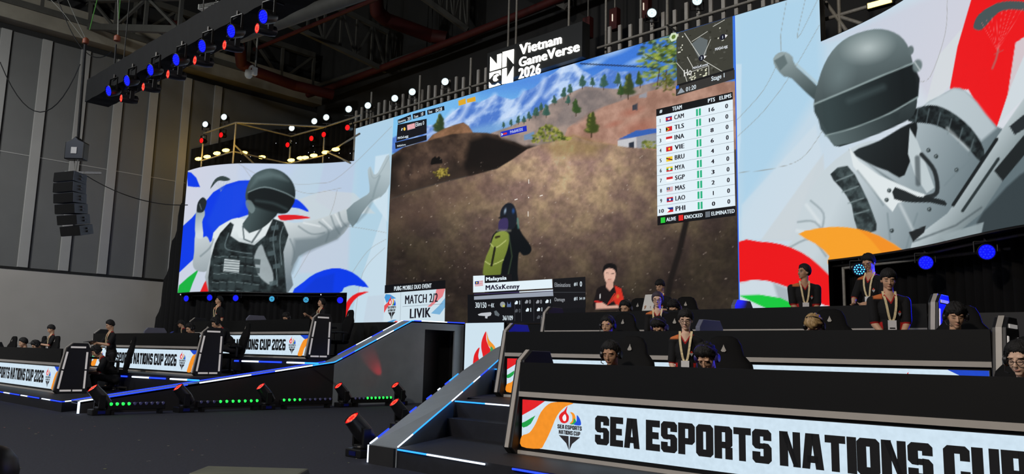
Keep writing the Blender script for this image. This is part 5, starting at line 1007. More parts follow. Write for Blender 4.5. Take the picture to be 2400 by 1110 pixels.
def desk(label, x, y, z, div=0):
    c = copy_tree(R1, label); c.location = (x, y, z)
    for q in c.children:
        if q.name.startswith('divider'): q.location.x = div
    return c
R2 = desk('middle black player desk of the right bank, its lettering hidden by the front desk', -8.12, 8.25, .6); R3 = desk('rear black player desk of the right bank before the game screen', -9.28, 10.4, 1.0, .45)
L1 = desk('nearest black player desk of the left bank, at the left edge', -18.06-DL, 5.72, .2); L2 = desk('middle black player desk of the left bank', -16.62-DL, 7.9, .6); L3 = desk('rear black player desk of the left bank under the far left wing', -15.85-DL, 10.1, 1.0)
bpy.data.objects.remove(DIV)
for q in list(L1.children):
    if q.name.startswith('divider'): bpy.data.objects.remove(q)
# ------------------------------------------------------------------ gaming chairs
mat('chair_black', (10, 10, 11), .8, 0, .12, 10, spec=.2); mat('chair_logo', (150, 146, 138), .5, 0, .05, 10)
def loft(rings, n=14):
    m = MB(); v = []
    for c, a, b, e in rings:      # centre, half width x, half depth y, squareness
        for k in range(n):
            t = 2*PI*k/n; cx, sy = math.cos(t), math.sin(t); v.append((c[0]+a*abs(cx)**e*(1 if cx >= 0 else -1), c[1]+b*abs(sy)**e*(1 if sy >= 0 else -1), c[2]))
    R = len(rings); m.add(v, [(r*n+k, r*n+(k+1) % n, (r+1)*n+(k+1) % n, (r+1)*n+k) for r in range(R-1) for k in range(n)]+[tuple(range(n-1, -1, -1)), tuple(range((R-1)*n, R*n))]); return m
def make_chair(label):
    t = thing('gaming_chair', label, 'chair', (0, 0, 0), 0, 'gaming chairs')
    m = MB()
    for k in range(5): a = 2*PI*k/5; m.bar((0, 0, .09), (.3*math.cos(a), .3*math.sin(a), .07), .05, .035)
    m.build('star_base', 'black_plastic', t)
    for k in range(5): a = 2*PI*k/5; MB().lathe([(.028, -.025), (.03, 0), (.028, .025)], (.3*math.cos(a), .3*math.sin(a), .03), (math.sin(a), -math.cos(a), 0), 10).build('caster', 'black_plastic', t)
    MB().tube((0, 0, .09), (0, 0, .38), .03).build('gas_column', 'steel_dark', t, True)
    loft([((0, 0, .36), .2, .2, .6), ((0, 0, .38), .26, .26, .5), ((0, 0, .44), .28, .27, .5), ((0, 0, .46), .24, .24, .6)]).build('seat', 'chair_black', t, True)
    bk = loft([((0, .20, .42), .18, .04, .6), ((0, .22, .50), .23, .06, .6), ((0, .25, .68), .25, .06, .6), ((0, .28, .84), .29, .07, .6), ((0, .30, .93), .27, .06, .6), ((0, .32, 1.02), .19, .05, .6), ((0, .335, 1.12), .165, .045, .6), ((0, .34, 1.18), .13, .04, .6), ((0, .345, 1.205), .08, .025, .7)], 18).build('backrest', 'chair_black', t, True)
    MB().add([(x*.72, y, 1.085+(z_-1.085)*.8) for x, y, z_ in ((0, .284, 1.13), (-.012, .279, 1.10), (-.02, .277, 1.085), (-.036, .272, 1.055), (-.02, .268, 1.04), (.02, .268, 1.04), (.036, .272, 1.055), (.02, .277, 1.085), (.012, .279, 1.10))], [tuple(range(9))]).build('logo', 'chair_logo', bk).modifiers.new('t', 'SOLIDIFY').thickness = .004
    for s in (-1, 1): MB().bar((s*.29, .05, .40), (s*.30, .05, .62), .05, .04).box((s*.30, .0, .64), (.08, .28, .035)).build('armrest', 'black_plastic', t, bevel=.01)
    return t
CH0 = None
def chair(label, x, y, z, rz=0):
    global CH0
    if CH0 is None: CH0 = make_chair(label); c = CH0
    else: c = copy_tree(CH0, label)
    c.location = (x, y, z); c.rotation_euler = (0, 0, rz); return c
# ------------------------------------------------------------------ odds and ends on the floor
mat('wedge_grey', (88, 92, 78), .6, 0, .1, 8)
wp = P(632, 1100, z=.34); wd = thing('stage_monitor', 'grey-green wedge monitor on the floor, cut by the bottom edge', 'monitor speaker', (wp.x, wp.y-.16, 0), math.radians(43))
MB().prism([(-.24, 0), (.24, 0), (.26, .30), (.20, .345), (-.12, .34), (-.26, .14)], lambda u, v, q: (q, u, v), -.36, .36).build('cabinet', 'wedge_grey', wd, bevel=.015); MB().prism([(-.23, .03), (-.26, .13), (-.14, .31), (-.13, .30)], lambda u, v, q: (q, u-.012, v), -.32, .32).build('grille', 'black_plastic', wd)
bp_ = P(-4, 1100, z=.1); bs = thing('floor_speaker', 'black rounded floor speaker cut by the lower left corner', 'speaker', (bp_.x, bp_.y-.1, 0), math.radians(43))
loft([((0, 0, 0), .24, .2, .7), ((0, 0, .1), .25, .2, .7), ((0, 0, .2), .22, .19, .7), ((0, 0, .28), .16, .15, .8), ((0, 0, .31), .08, .08, .9)], 20).build('cabinet', 'black_plastic', bs, True)
for k in range(2): MB().box((.08, -.2, .12+.04*k), (.1, .02, .012)).build('mark', 'edge_white', bs)
rq = random.Random(11)
for k in range(34):
    px, py = rq.uniform(10, 860), rq.uniform(975, 1098); q = P(px, py, z=.003); s = rq.uniform(.01, .022)
    tag(MB().box(q, (s, s*rq.uniform(.5, 1.6), .002), rz=rq.uniform(0, 3)).build('confetti', mat('confetti_%d' % (k % 4), ((150, 146, 120), (120, 120, 116), (170, 110, 96), (120, 124, 90))[k % 4], .6, 0, 0)), 'small paper confetti scrap lying on the dark carpet', 'confetti', 'confetti on the carpet')
# ------------------------------------------------------------------ people
mat('skin', (196, 150, 122), .55, 0, .04, 30); mat('skin_pale', (214, 172, 148), .55, 0, .04, 30); mat('skin_tan', (170, 122, 94), .55, 0, .04, 30)
mat('lip', (158, 92, 82), .5, 0, 0); mat('eye_dark', (30, 22, 20), .3, 0, 0); mat('hair_black', (15, 14, 15), .75, 0, .3, 70, .5); mat('hair_blond', (172, 142, 96), .5, 0, .3, 30); mat('hair_mauve', (66, 58, 68), .7, 0, .3, 40)
mat('polo_black', (26, 26, 28), .8, 0, .1, 30); mat('polo_red', (186, 34, 34), .7, 0, .05, 20); mat('polo_orange', (224, 122, 60), .7, 0, .05, 20); mat('tee_white', (206, 202, 190), .8, 0, .05, 20)
mat('trouser', (22, 22, 26), .8, 0, .1, 20); mat('shoe', (30, 30, 32), .5, 0, .1, 20); mat('lanyard', (232, 214, 168), .7, 0, .15, 60); mat('card_white', (226, 226, 226), .5, 0, .02, 10); mat('logo_red', (222, 62, 40), .5, 0, 0); mat('logo_grey', (170, 172, 174), .5, 0, 0)
mat('headset_black', (22, 22, 24), .35, 0, .1, 20); mat('headset_violet', (52, 46, 110), .35, 0, .1, 20); mat('tablet_dark', (24, 26, 36), .3, 0, .05, 5); mat('paper', (220, 220, 216), .7, 0, .03, 6); mat('blue_board', (30, 60, 170), .4, 0, .05, 6)
def painted(name, rough):
    m = bpy.data.materials.new(name); m.use_nodes = True; nt = m.node_tree; b = nt.nodes['Principled BSDF']; b.inputs['Roughness'].default_value = rough; b.inputs['Specular IOR Level'].default_value = .3
    a = nt.nodes.new('ShaderNodeAttribute'); a.attribute_name = 'Col'; n = nt.nodes.new('ShaderNodeTexNoise'); n.inputs['Scale'].default_value = 60; mr = nt.nodes.new('ShaderNodeMapRange'); mr.inputs[3].default_value = .9; mr.inputs[4].default_value = 1.1
    vm = nt.nodes.new('ShaderNodeVectorMath'); vm.operation = 'SCALE'; nt.links.new(n.outputs['Fac'], mr.inputs[0]); nt.links.new(a.outputs['Color'], vm.inputs[0]); nt.links.new(mr.outputs[0], vm.inputs[3]); nt.links.new(vm.outputs[0], b.inputs['Base Color']); MATS[name] = m
painted('skin_tone', .5); painted('cloth_zones', .85)
SKIN = dict(skin=(206, 164, 134), skin_pale=(220, 184, 160), skin_tan=(186, 144, 114))
class Zones:
    def __init__(s, n, col): s.c = np.tile(np.array(L255(col)), (n, 1))
    def put(s, f, col, w=1.0):          # f > 0 inside; w softness in metres
        a = np.clip(.5+f/w, 0, 1)[:, None]; s.c = s.c*(1-a)+np.array(L255(col))*a
    def to(s, o): at = o.data.color_attributes.new('Col', 'FLOAT_COLOR', 'POINT'); at.data.foreach_set('color', np.concatenate([s.c, np.ones((len(s.c), 1))], 1).astype(np.float32).ravel())
def cap_(m, a, b, ra, rb, n=14):
    a, b = Vector(a), Vector(b); L = (b-a).length
    if L < 1e-5: b = a+Vector((0, 0, 1e-3)); L = 1e-3
    pr = [(ra*math.cos(t), -ra*math.sin(t)) for t in [PI/2*k/4 for k in range(4, 0, -1)]]+[(ra, 0), (rb, L)]+[(rb*math.cos(t), L+rb*math.sin(t)) for t in [PI/2*k/4 for k in range(1, 5)]]
    m.lathe(pr, a, b-a, n)
def eli_(m, c, r, R=None, n=16):
    c = Vector(c); R = R or Matrix.Identity(3); vs_ = []; k2 = 9
    for i in range(k2+1):
        t = -PI/2+PI*i/k2
        for k in range(n): p = 2*PI*k/n; vs_.append(c+R @ Vector((r[0]*math.cos(t)*math.cos(p), r[1]*math.cos(t)*math.sin(p), r[2]*math.sin(t)+(1e-5*i))))
    m.add(vs_, [(i*n+k, i*n+(k+1) % n, (i+1)*n+(k+1) % n, (i+1)*n+k) for i in range(k2) for k in range(n)]+[tuple(range(n-1, -1, -1)), tuple(range(k2*n, k2*n+n))])
def fuse(m, name, vox, ms, parent, it=4, fac=.5):
    """one continuous skin over the overlapping volumes"""
    o = m.build(name, [], None); o.data.materials.clear()
    r = o.modifiers.new('skin', 'REMESH'); r.mode = 'VOXEL'; r.voxel_size = vox; r.use_smooth_shade = True
    s_ = o.modifiers.new('smooth', 'SMOOTH'); s_.iterations = it; s_.factor = fac
    dg = bpy.context.evaluated_depsgraph_get(); me = bpy.data.meshes.new_from_object(o.evaluated_get(dg)); old = o.data; o.modifiers.clear(); o.data = me; bpy.data.meshes.remove(old); me.name = name
    me.materials.clear()
    for q in ms: me.materials.append(MATS[q])
    me.shade_smooth(); o.parent = parent
    n = len(me.vertices); c = np.zeros(n*3); me.vertices.foreach_get('co', c); return o, c.reshape(-1, 3)
def ik(a, t, l1, l2, hint):
    a, t = Vector(a), Vector(t); d = t-a; L = min(d.length, (l1+l2)*.995); d.normalize(); t = a+d*L
    x = (l1*l1-l2*l2+L*L)/(2*L); h = math.sqrt(max(l1*l1-x*x, 0)); hv = Vector(hint); hv = (hv-d*hv.dot(d)).normalized(); return a+d*x+hv*h, t
def person(label, head, z0, rz=0, sit=False, lean=0, hyaw=0, hpitch=0, hands=None, hair='short', hairm='hair_black', skin='skin', top='polo', headset=None, glasses=False, lany=False, vox=.008, build=1.0, eyes='low', far=False, cap=False):
    """head: world position of the head centre; z0: height of the floor he or she stands on; rz: turn of the body, 0 faces the audience"""
    t = thing('person', label, 'person', (0, 0, 0), math.radians(rz))
    hd = Vector(head); T = Vector((0, -math.sin(math.radians(lean)), math.cos(math.radians(lean)))); nl = math.radians(lean*.9+max(hpitch, 0)*.35); Nn = Vector((0, -math.sin(nl), math.cos(nl)))
    hc = T*.54+Nn*.165; tz = hd.z-z0
    if sit: s = 1.0; hipz = min(max(tz-hc.z, .44), .60)
    else: s = tz/(.90+hc.z); hipz = .90*s
    Hc = Vector((0, 0, hipz)); off = Hc+hc*s; Rz = Matrix.Rotation(math.radians(rz), 3, 'Z'); root = hd-Rz @ off; t.location = (root.x, root.y, root.z if abs(root.z-z0) < .25 else z0)
    dz = t.location.z-z0
    B = build; sp = lambda x, k, y=0: Hc+T*(k*s)+Vector((x*s*B, y*s, 0))
    neck = Hc+T*.54*s; C = off
    Rh = Matrix.Rotation(math.radians(hyaw), 3, 'Z') @ Matrix.Rotation(math.radians(hpitch), 3, 'X')        # head frame: -y forward
    H = lambda r, f, u: C+Rh @ Vector((r*s, -f*s, u*s))
    shl = [sp(-.172, .45), sp(.172, .45)]
    hip = [Hc+Vector((-.09*s, 0, -.02)), Hc+Vector((.09*s, 0, -.02))]
    if sit: knee = [Vector((-.14, -.43, hipz+.03)), Vector((.14, -.43, hipz+.03))]; ank = [Vector((-.13, -.38, .09-dz)), Vector((.13, -.38, .09-dz))]
    else: knee = [Vector((-.10*s, -.02, .49*s)), Vector((.10*s, -.02, .49*s))]; ank = [Vector((-.10*s, .02, .09-dz)), Vector((.10*s, .02, .09-dz))]
    if hands is None: hands = ((-.24, -.04, -.52), (.24, -.04, -.52))
    arms = []
    for k, e in enumerate((-1, 1)):
        tg = sp(0, .45)+Vector(hands[k])*s; arms.append(ik(shl[k], tg, .28*s, .25*s, (e*.5, .35, -.5)))
    # ---- body: one continuous surface
    m = MB(); RhM = Rh
    eli_(m, H(0, -.012, .022), (.076*s, .092*s, .094*s), RhM); eli_(m, H(0, .018, -.042), (.062*s, .066*s, .062*s), RhM); eli_(m, H(0, .064, -.086), (.026*s, .022*s, .019*s), RhM); eli_(m, H(0, .036, -.02), (.068*s, .05*s, .06*s), RhM)
    cap_(m, H(0, .086, .018), H(0, .102, -.022), .007*s, .012*s, 10); eli_(m, H(0, .099, -.026), (.017*s, .01*s, .008*s), RhM); eli_(m, H(0, .083, -.058), (.022*s, .011*s, .009*s), RhM)
    for e in (-1, 1): eli_(m, H(e*.076, -.012, -.006), (.011*s, .02*s, .031*s), RhM); eli_(m, H(e*.033, .072, .036), (.024*s, .014*s, .008*s), RhM)
    cap_(m, neck-T*.05*s, H(0, -.02, -.05), .056*s*B, .052*s)
    [cap_(m, neck-T*.04*s, q_, .052*s, .046*s) for q_ in shl]; eli_(m, sp(0, .33), (.14*s*B, .095*s, .19*s)); eli_(m, sp(0, .14), (.13*s*B, .095*s, .15*s)); eli_(m, Hc+Vector((0, .01, 0)), (.15*s, .10*s, .12*s))
    for k, e in enumerate((-1, 1)):
        el, wr = arms[k]; cap_(m, shl[k], el, .048*s*B, .038*s*B); cap_(m, el, wr, .04*s*B, .026*s)
        fd = (wr-el).normalized(); sd = fd.cross(Vector((0, -1, .3))).normalized(); nn = sd.cross(fd)
        pc = wr+fd*.045*s; R3 = Matrix((sd, nn, fd)).transposed(); eli_(m, pc, (.040*s, .017*s, .052*s), R3)
        for j, (o, L) in enumerate(((-.03, .062), (-.01, .076), (.011, .071), (.031, .054))):
            b0 = pc+fd*.036*s+sd*o*s*1.08; b1 = b0+(fd*.9+nn*.35+sd*o*2.4)*L*.5*s; b2 = b1+(fd*.5+nn*.8+sd*o*1.2)*L*.55*s; cap_(m, b0, b1, .0092*s, .0085*s, 8); cap_(m, b1, b2, .0085*s, .007*s, 8)
        t0 = pc-fd*.01*s-sd*e*.032*s; t1 = t0+(fd*.6-sd*e*.75+nn*.2)*.038*s; cap_(m, t0, t1, .0105*s, .0095*s, 8); cap_(m, t1, t1+(fd*.9+nn*.4)*.03*s, .0095*s, .008*s, 8)
        cap_(m, hip[k], knee[k], .078*s, .052*s); cap_(m, knee[k], ank[k], .05*s, .034*s); cap_(m, ank[k], ank[k]+Vector((0, -.10, -.04)), .035, .028)
    o, c = fuse(m, 'body', vox, ['skin_tone'], t, 3)
    q = (c-np.array(C)) @ np.array(Rh)/s; r_, f_, u_ = np.abs(q[:, 0]), -q[:, 1], q[:, 2]; fr = np.where(f_ > .045, 0, -9.); z = Zones(len(c), SKIN[skin]); sk = SKIN[skin]
    eh = .0042 if eyes == 'low' else .0075; eu = .002 if eyes == 'low' else .006
    z.put(fr+(1-np.hypot(r_/.024, (u_+.058)/.009))*.012, tuple(int(v*.55+w*.45) for v, w in zip(sk, (150, 74, 66))), .006)
    z.put(fr+(1-np.hypot((r_-.033)/.020, (u_-.004)/.010))*.01, tuple(int(v*.82) for v in sk), .008)
    z.put(fr+(1-np.hypot((r_-.033)/.0155, (u_-eu+.05*np.abs(r_-.033))/eh))*.006, (44, 30, 26), .004)
    z.put(fr+(1-np.hypot((r_-.034)/.020, (u_-.029-.12*(r_-.034)+.25*np.abs(r_-.034))/.0048))*.006, (48, 36, 32), .005); z.to(o)
    # ---- hair
    n1, n2 = 72, 40; m = MB(); rr = random.Random(len(label)*7+int(abs(head[0])*100)); ph = [rr.uniform(0, 6) for _ in range(6)]; v = []
    long_ = hair in ('bob', 'tail'); fringe = hair in ('fringe', 'bob', 'mop', 'bangs')
    for i in range(n2+1):
        el = -PI/2+PI*i/n2
        for k in range(n1):
            az = 2*PI*k/n1; d = Vector((math.sin(az)*math.cos(el), -math.cos(az)*math.cos(el), math.sin(el))); fa = math.cos(az); side = abs(math.sin(az))
            line = np.interp(math.degrees(abs((az+PI) % (2*PI)-PI)), [0, 35, 60, 78, 100, 130, 180], [8 if hair == 'mop' else 22 if hair == 'bangs' else 14 if fringe else 32, 16 if fringe else 29, 10 if fringe else 13, -16 if not long_ else -40, -26 if not long_ else -55, -46, -45 if not long_ else -70])
            wv = .5+.5*math.sin(az*7+ph[0]+el*3)*math.sin(az*13+ph[1])+.35*math.sin(az*31+ph[4]+el*5); th = .011+.012*max(0, math.sin(el))+.007*wv+(.010 if hair in ('mop', 'messy') else 0)*(.5+math.sin(az*9+el*11+ph[2])*.5)
            inside = math.degrees(el) < line+2.5*math.sin(az*9+ph[3])+2*math.sin(az*23+ph[5]); base = Vector((d.x*.079, d.y*.096, d.z*.097)); k_ = .80 if inside else 1; th *= min(1, .25+max(0, math.degrees(el)-line)/28)
            v.append(C+Rh @ ((Vector((0, .012, .022))+base*k_+(d*th if not inside else Vector((0, 0, 0))))*s))
    m.add(v, [(i*n1+k, i*n1+(k+1) % n1, (i+1)*n1+(k+1) % n1, (i+1)*n1+k) for i in range(n2) for k in range(n1)])
    ho = m.build('hair', hairm, t); ho.data.shade_smooth()
    if hair in ('tail', 'bob', 'bangs'):
        m = MB(); pts = [H(0, -.10, .03), H(0, -.125, -.03), H(0, -.12, -.12), H(0, -.10, -.22 if hair == 'tail' else -.13)]
        for a, b, ra, rb in zip(pts[:-1], pts[1:], (.035, .035, .03), (.035, .03, .012)): cap_(m, a, b, ra*s, rb*s, 10)
        m.build('ponytail', hairm, ho).data.shade_smooth()
    if cap:
        m = MB(); m.lathe([(.1*s, 0), (.098*s, .04*s), (.07*s, .085*s), (.01*s, .1*s)], H(0, -.01, .045), Rh @ Vector((0, 0, 1)), 18); a = H(0, .1, .05); m.box(a, (.13*s, .12*s, .012*s), R=Rh); m.build('cap', 'polo_black', t, True)
    # ---- shirt
    m = MB(); g = .014; long_sl = top == 'hoodie'
    [cap_(m, neck-T*.035*s, q_-T*.0, .062*s, .058*s) for q_ in shl]; eli_(m, sp(0, .34, -.004), (.155*s*B, .113*s, .195*s)); eli_(m, sp(0, .15, -.006), (.15*s*B, .116*s, .17*s)); eli_(m, Hc+Vector((0, 0, .03)), (.165*s*B, .12*s, .12*s)); cap_(m, neck-T*.075*s, neck-T*.020*s, .084*s, .068*s)
    ends = []
    for k in range(2):
        el, wr = arms[k]; e_ = shl[k].lerp(el, .84) if not long_sl else el; cap_(m, shl[k], e_, .060*s*B, .058*s*B); ends.append(e_)
        if long_sl: cap_(m, el, wr, .056*s, .042*s)
    so, c = fuse(m, 'shirt', vox*1.15, ['cloth_zones'], t, 5); z = Zones(len(c), (24, 24, 26) if top != 'tee' else (206, 202, 190))
    if top == 'polo':
        q = c-np.array(neck); w_ = q @ np.array(T); fw = -(q[:, 1]+np.array(T)[1]*-0-(q @ np.array(T))*np.array(T)[1]); rad = np.linalg.norm(q-w_[:, None]*np.array(T), axis=1); ax_ = np.abs(q[:, 0])
        z.put(np.minimum(np.minimum(-.085*s-q[:, 0], q[:, 0]+.185*s), np.minimum(w_+.062*s, .02*s-q[:, 1])), (206, 116, 64), .012)
        for k in range(2):
            d_ = np.array((ends[k]-shl[k]).normalized()); v_ = (c-np.array(shl[k])) @ d_; far_ = np.linalg.norm(c-np.array(shl[k])-v_[:, None]*d_, axis=1); L = (ends[k]-shl[k]).length; z.put(np.minimum(v_-L-.026*s, .085*s-far_), (186, 34, 34), .004)
        z.put(np.minimum(w_+.018*s, .098*s-rad), (176, 32, 34), .005)
        vt = w_+.105*s-ax_*1.55; fro = -q[:, 1]-.03*s                      # open collar: skin in a small V edged in red
        z.put(np.minimum(vt+.020*s, fro), (176, 32, 34), .005); z.put(np.minimum(vt-.008*s, fro), SKIN[skin], .004)
    z.to(so)
    nv = len(so.data.vertices); cv = np.zeros(nv*3); so.data.vertices.foreach_get('co', cv); cv = cv.reshape(-1, 3)
    def front(x, z, gap=.004):
        k = (np.abs(cv[:, 0]-x) < .022) & (np.abs(cv[:, 2]-z) < .022); return (cv[k, 1].min() if k.any() else -.1)-gap
    if top == 'polo':
        p = sp(.085, .30); m = MB(); w_ = .022*s
        def sh(pts): return [Vector((p.x+x*w_*1.0, front(p.x+x*w_, p.z+z*w_), p.z+z*w_)) for x, z in pts]
        m.add(sh([(0, 1.6), (.8, .5), (-.8, .5)]), [(0, 1, 2)], 0); m.add(sh([(-.9, .4), (.9, .4), (.6, -.5), (0, -1.4), (-.6, -.5)]), [(0, 1, 2, 3, 4)], 1); b = m.build('chest_logo', ['logo_red', 'logo_grey'], so); b.modifiers.new('t', 'SOLIDIFY').thickness = .003
    if lany:
        zb = sp(0, .21).z; m = MB(); sides = []
        for e in (-1, 1):
            pts = []
            for k in range(13):
                q = k/12; x = e*(.058*(1-q)**.6+.012)*s; z = neck.z+.0*s-(neck.z-zb)*q; y = front(x, z, .007) if k > 1 else neck.y-.02*s-(.03*k)*s; pts.append(Vector((x, y, z+(.03*s if k == 0 else 0))))
            for a, b in zip(pts[:-1], pts[1:]): w2 = Vector((.0135*s, 0, 0)); m.add([a-w2, a+w2, b+w2, b-w2], [(0, 1, 2, 3)])
        b = m.build('lanyard', 'lanyard', t); b.modifiers.new('t', 'SOLIDIFY').thickness = .003
        yb = front(0, zb-.05, .01); MB().box((0, yb, zb-.055*s), (.095*s, .005, .125*s)).build('badge', 'card_white', b); MB().box((0, yb-.004, zb-.085*s), (.06*s, .003, .014*s)).build('badge_bar', 'polo_black', b)
    # ---- trousers and shoes
    m = MB(); eli_(m, Hc+Vector((0, .01, -.02)), (.168*s, .122*s, .12*s))
    for k in range(2): cap_(m, hip[k], knee[k], .092*s, .068*s); cap_(m, knee[k], ank[k], .066*s, .055*s)
    fuse(m, 'trousers', .016, ['trouser'], t, 4)
    for k in range(2): p = ank[k]; m = MB(); eli_(m, p+Vector((0, -.05, -.045)), (.047, .13, .045)); eli_(m, p+Vector((0, .02, -.01)), (.045, .055, .06)); fuse(m, 'shoe', .014, ['shoe'], t, 2)
    # ---- head gear
    if headset:
        m = MB(); pts = [H(.103*math.sin(a), -.012, .012+.130*math.cos(a)) for a in np.linspace(-PI*.52, PI*.52, 15)]
        for a, b in zip(pts[:-1], pts[1:]): m.bar(a, b, .03*s, .012*s)
        hs = m.build('headset', headset, t)
        for e in (-1, 1): MB().lathe([(.03*s, -.004*s), (.042*s, .004*s), (.044*s, .022*s), (.034*s, .034*s), (.001, .036*s)], H(e*.083, -.008, -.008), Rh @ Vector((e, 0, 0)), 16).build('ear_cup', headset, hs, True)
        MB().path([H(-.105, .01, -.03), H(-.09, .07, -.07), H(-.05, .1, -.075)], .004*s, 6).build('microphone', headset, hs)
    if glasses:
        m = MB()
        for e in (-1, 1):
            pts = [H(e*.033+.024*math.cos(a), .096-.004*abs(math.cos(a)), .004+.02*math.sin(a)) for a in np.linspace(0, 2*PI, 15)]; m.path(pts, .0022*s, 5); m.tube(H(e*.057, .09, .008), H(e*.078, -.01, .012), .0022*s, 5)
        m.tube(H(-.009, .099, .008), H(.009, .099, .008), .0022*s, 5); m.build('glasses', 'headset_black', t)
    return t, Rz, arms
def held(nm, label, cat, t, a, size, m_, tilt=0, off=(0, 0, 0)):
    t_, Rz, arms = t; c = t_.location+Rz @ ((arms[0][1]+arms[1][1])/2+Vector(off)); o = MB().box((0, 0, 0), size).build(nm, m_, None, bevel=.006); o.location = c; o.rotation_euler = (math.radians(tilt), 0, t_.rotation_euler[2]); return tag(o, label, cat)
DOWN = None; DESK = ((-.13, -.36, -.22), (.13, -.36, -.22)); CLASP = ((-.07, -.16, -.47), (.07, -.16, -.47)); TAB = ((-.10, -.36, -.20), (.10, -.34, -.20)); LOW = ((-.10, -.30, -.34), (.10, -.30, -.34))
def seat_chair(label, head, z, rz, back=.34):
    R = Matrix.Rotation(math.radians(rz), 3, 'Z'); p = Vector(head)+R @ Vector((0, back-.2, 0)); return chair(label, p.x, p.y, z, math.radians(rz))
def hp_(px, py, y): return P(px, py, y=y)
# right bank, front row
h = hp_(1432, 829, 6.78); person('boy with black headset looking down behind the front right desk, left of two', h, .2, 12, True, 14, 0, 18, DESK, 'short', skin='skin_tan', headset='headset_black', vox=.0055); seat_chair('black gaming chair behind the boy with headset at the front right desk', h, .2, 8)
h = hp_(1607, 750, 7.35); person('young woman in glasses and lanyard standing behind the front right desk', h, .2, 26, False, 2, 0, 14, CLASP, 'bangs', skin='skin_pale', glasses=True, lany=True, vox=.0055, build=.88)
h = hp_(1656, 838, 6.72); person('player with head bowed and violet headset at the front right desk', h, .2, 8, True, 24, 0, 42, DESK, 'messy', headset='headset_violet', vox=.0055); seat_chair('black gaming chair with grey logo behind the bowed player with violet headset', (h.x+.05, h.y+.12, h.z), .2, 22)
h = hp_(2392, 842, 6.85); person('player in headset and glasses at the right edge, front right desk', h, .2, -12, True, 14, 0, 16, DESK, 'short', skin='skin_pale', headset='headset_black', glasses=True, vox=.0055); seat_chair('black gaming chair behind the player at the right edge', h, .2, 0)
# right bank, middle row
h = hp_(1424, 762, 8.98); person('boy with headset peering over the middle right desk, left of four seated', h, .6, 10, True, 14, 0, 12, DESK, 'short', headset='headset_black'); seat_chair('black gaming chair of the leftmost player at the middle right desk', h, .6, 6)
h = hp_(1541, 703, 9.6); person('woman with greyish tied hair and glasses standing at the middle right desk', h, .6, 28, False, 2, 0, 8, CLASP, 'tail', 'hair_mauve', 'skin_pale', glasses=True, lany=True, build=.88)
h = hp_(1545, 767, 8.95); person('player with bowed head and blue violet headset at the middle right desk', h, .6, 8, True, 22, 0, 45, DESK, 'messy', headset='headset_violet'); seat_chair('black gaming chair with grey logo at the middle right desk, behind the bowed player', (h.x+.05, h.y+.12, h.z), .6, 20)
h = hp_(1908, 764, 8.95); person('blond player with bowed head at the middle right desk', h, .6, 10, True, 22, 0, 48, DESK, 'mop', 'hair_blond', headset='headset_black'); seat_chair('black gaming chair behind the blond player', (h.x+.05, h.y+.15, h.z), .6, 14)
h = hp_(2082, 656, 9.6); person('man in black polo with lanyard looking down behind the middle right desk', h, .6, 33, False, 3, -6, 16, CLASP, 'fringe', lany=True, vox=.0055, build=1.08)
h = hp_(2240, 741, 9.05); person('long-haired player in pale shirt and headset at the middle right desk', h, .6, 26, True, 14, 0, 20, DESK, 'mop', top='tee', headset='headset_black'); seat_chair('black gaming chair behind the long-haired player in pale shirt', h, .6, 8)
# right bank, rear row
h = hp_(1466, 722, 11.1); person('player with headset half hidden behind the rear right desk, below the portrait', h, 1.0, 8, True, 16, 0, 22, DESK, 'short', headset='headset_black', vox=.009); seat_chair('black gaming chair at the rear right desk, below the player portrait', h, 1.0, 6)
h = hp_(1547, 671, 11.8); w1 = person('person reading white sheets standing behind the rear right desk', h, 1.0, 0, False, 4, 0, 24, TAB, 'fringe', lany=True, vox=.009); held('paper_sheet', 'white paper sheets held up by the person behind the rear right desk', 'paper', w1, (0, 0, 0), (.22, .012, .30), 'paper', -20, (0, -.06, .10))
h = hp_(1580, 722, 11.1); person('player with bowed head and headset at the rear right desk, right of the sheets', h, 1.0, 8, True, 22, 0, 40, DESK, 'messy', headset='headset_black', vox=.009); seat_chair('black gaming chair with grey logo at the rear right desk', (h.x+.05, h.y+.1, h.z), 1.0, 20)
h = hp_(1884, 638, 11.8); person('man with lanyard turning his head left, standing before the red band', h, 1.0, 32, False, 2, -62, 0, CLASP, 'short', skin='skin_tan', lany=True, eyes='open', build=1.12)
h = hp_(2036, 616, 12.0); person('tall man in glasses looking down, standing beside a blue light', h, 1.0, -12, False, 5, 0, 30, LOW, 'short', glasses=True, lany=True, skin='skin')
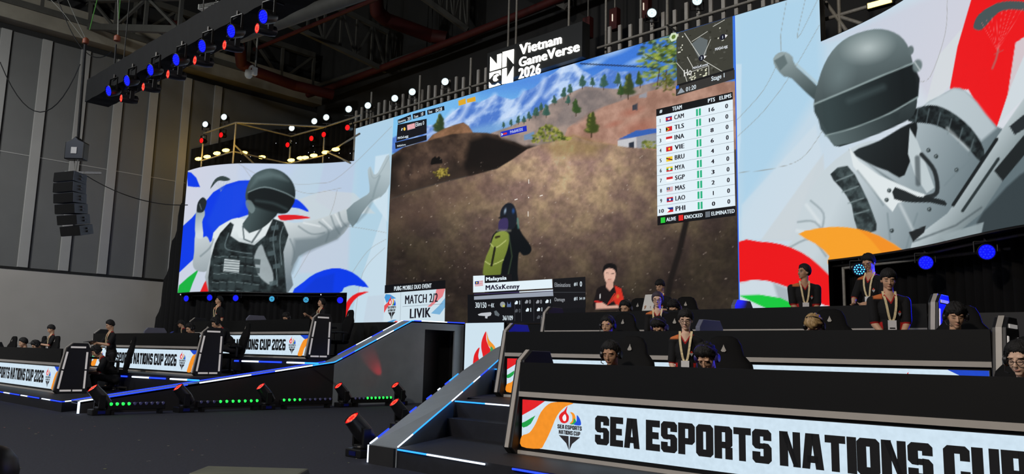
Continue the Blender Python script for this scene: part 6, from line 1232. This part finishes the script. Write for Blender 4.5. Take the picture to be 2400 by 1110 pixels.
# left bank
h = hp_(120, 771, 6.95); w1 = person('person in black polo holding a tablet at the far left', h, .2, -2, False, 6, -14, 26, TAB, 'fringe', lany=True, vox=.01); held('tablet', 'dark tablet held by the person standing at the far left', 'tablet', w1, 0, (.26, .19, .012), 'tablet_dark', 14, (0, -.13, .035))
h = hp_(258, 762, 7.05); w1 = person('person with lanyard holding a tablet near the nearest left desk end', h, .2, 0, False, 6, -16, 24, TAB, 'short', lany=True, vox=.01); held('tablet', 'dark tablet held near the end of the nearest left desk', 'tablet', w1, 0, (.26, .19, .012), 'tablet_dark', 12, (0, -.13, .035))
h = hp_(54, 803, 6.55); person('player whose head shows above the nearest left desk', h, .2, -10, True, 16, 0, 20, DESK, 'short', vox=.011); seat_chair('black gaming chair of the player at the nearest left desk', h, .2, -6)
h = hp_(84, 809, 6.55); person('player in black headset leaning low at the nearest left desk', h, .2, -5, True, 24, 0, 40, DESK, 'short', headset='headset_black', vox=.011); seat_chair('black gaming chair of the low leaning player in headset, nearest left desk', h, .2, 0)
chair('black gaming chair at the left edge behind the nearest left desk', hp_(2, 812, 6.9).x, 6.9, .2, .1)
h = hp_(226, 824, 6.72); person('player hunched forward in a gaming chair at the nearest left desk end', h, .2, -18, True, 34, 0, 36, ((-.12, -.30, -.26), (.12, -.30, -.26)), 'messy', headset='headset_black', vox=.01); seat_chair('black gaming chair of the hunched player at the nearest left desk end', (h.x+.0, h.y+.28, h.z), .2, -18)
h = hp_(424, 759, 9.1); w1 = person('person in a dark cap holding a blue board at the middle left desk', h, .6, -15, False, 24, 0, 16, ((-.10, -.32, -.16), (.10, -.32, -.16)), 'short', lany=True, vox=.011, cap=True); held('board', 'blue board held by the person in a cap at the middle left desk', 'board', w1, 0, (.30, .22, .012), 'blue_board', 35, (0, -.10, .04))
h = hp_(446, 770, 8.75); person('player with headset beside the blue board at the middle left desk', h, .6, -5, True, 18, 0, 28, DESK, 'messy', headset='headset_black', vox=.011); seat_chair('black gaming chair of the player beside the blue board', h, .6, 0)
h = hp_(506, 757, 8.85); person('player bent forward in headset at the end of the middle left desk', h, .6, -18, True, 34, 0, 36, ((-.12, -.30, -.26), (.12, -.30, -.26)), 'messy', headset='headset_black', lany=True, vox=.011); seat_chair('black gaming chair at the end of the middle left desk', (h.x, h.y+.28, h.z), .6, -15)
h = hp_(513, 704, 11.2); person('man with lanyard facing left behind the rear left desk', h, 1.0, 6, False, 0, -20, 0, DOWN, 'short', lany=True, vox=.011, eyes='open')
h = hp_(672, 744, 10.95); person('player bowed low with headset behind the rear left desk', h, 1.0, -5, True, 26, 0, 40, DESK, 'short', headset='headset_black', vox=.011)
h = hp_(753, 709, 11.15); person('woman with long tied hair facing left at the end of the rear left desk', h, 1.0, 2, False, 4, -18, 0, ((-.10, -.42, -.12), (.12, -.30, -.22)), 'tail', lany=True, vox=.011, build=.85, eyes='open'); seat_chair('black gaming chair behind the woman with tied hair', (h.x+.35, h.y+.1, h.z), 1.0, -12)
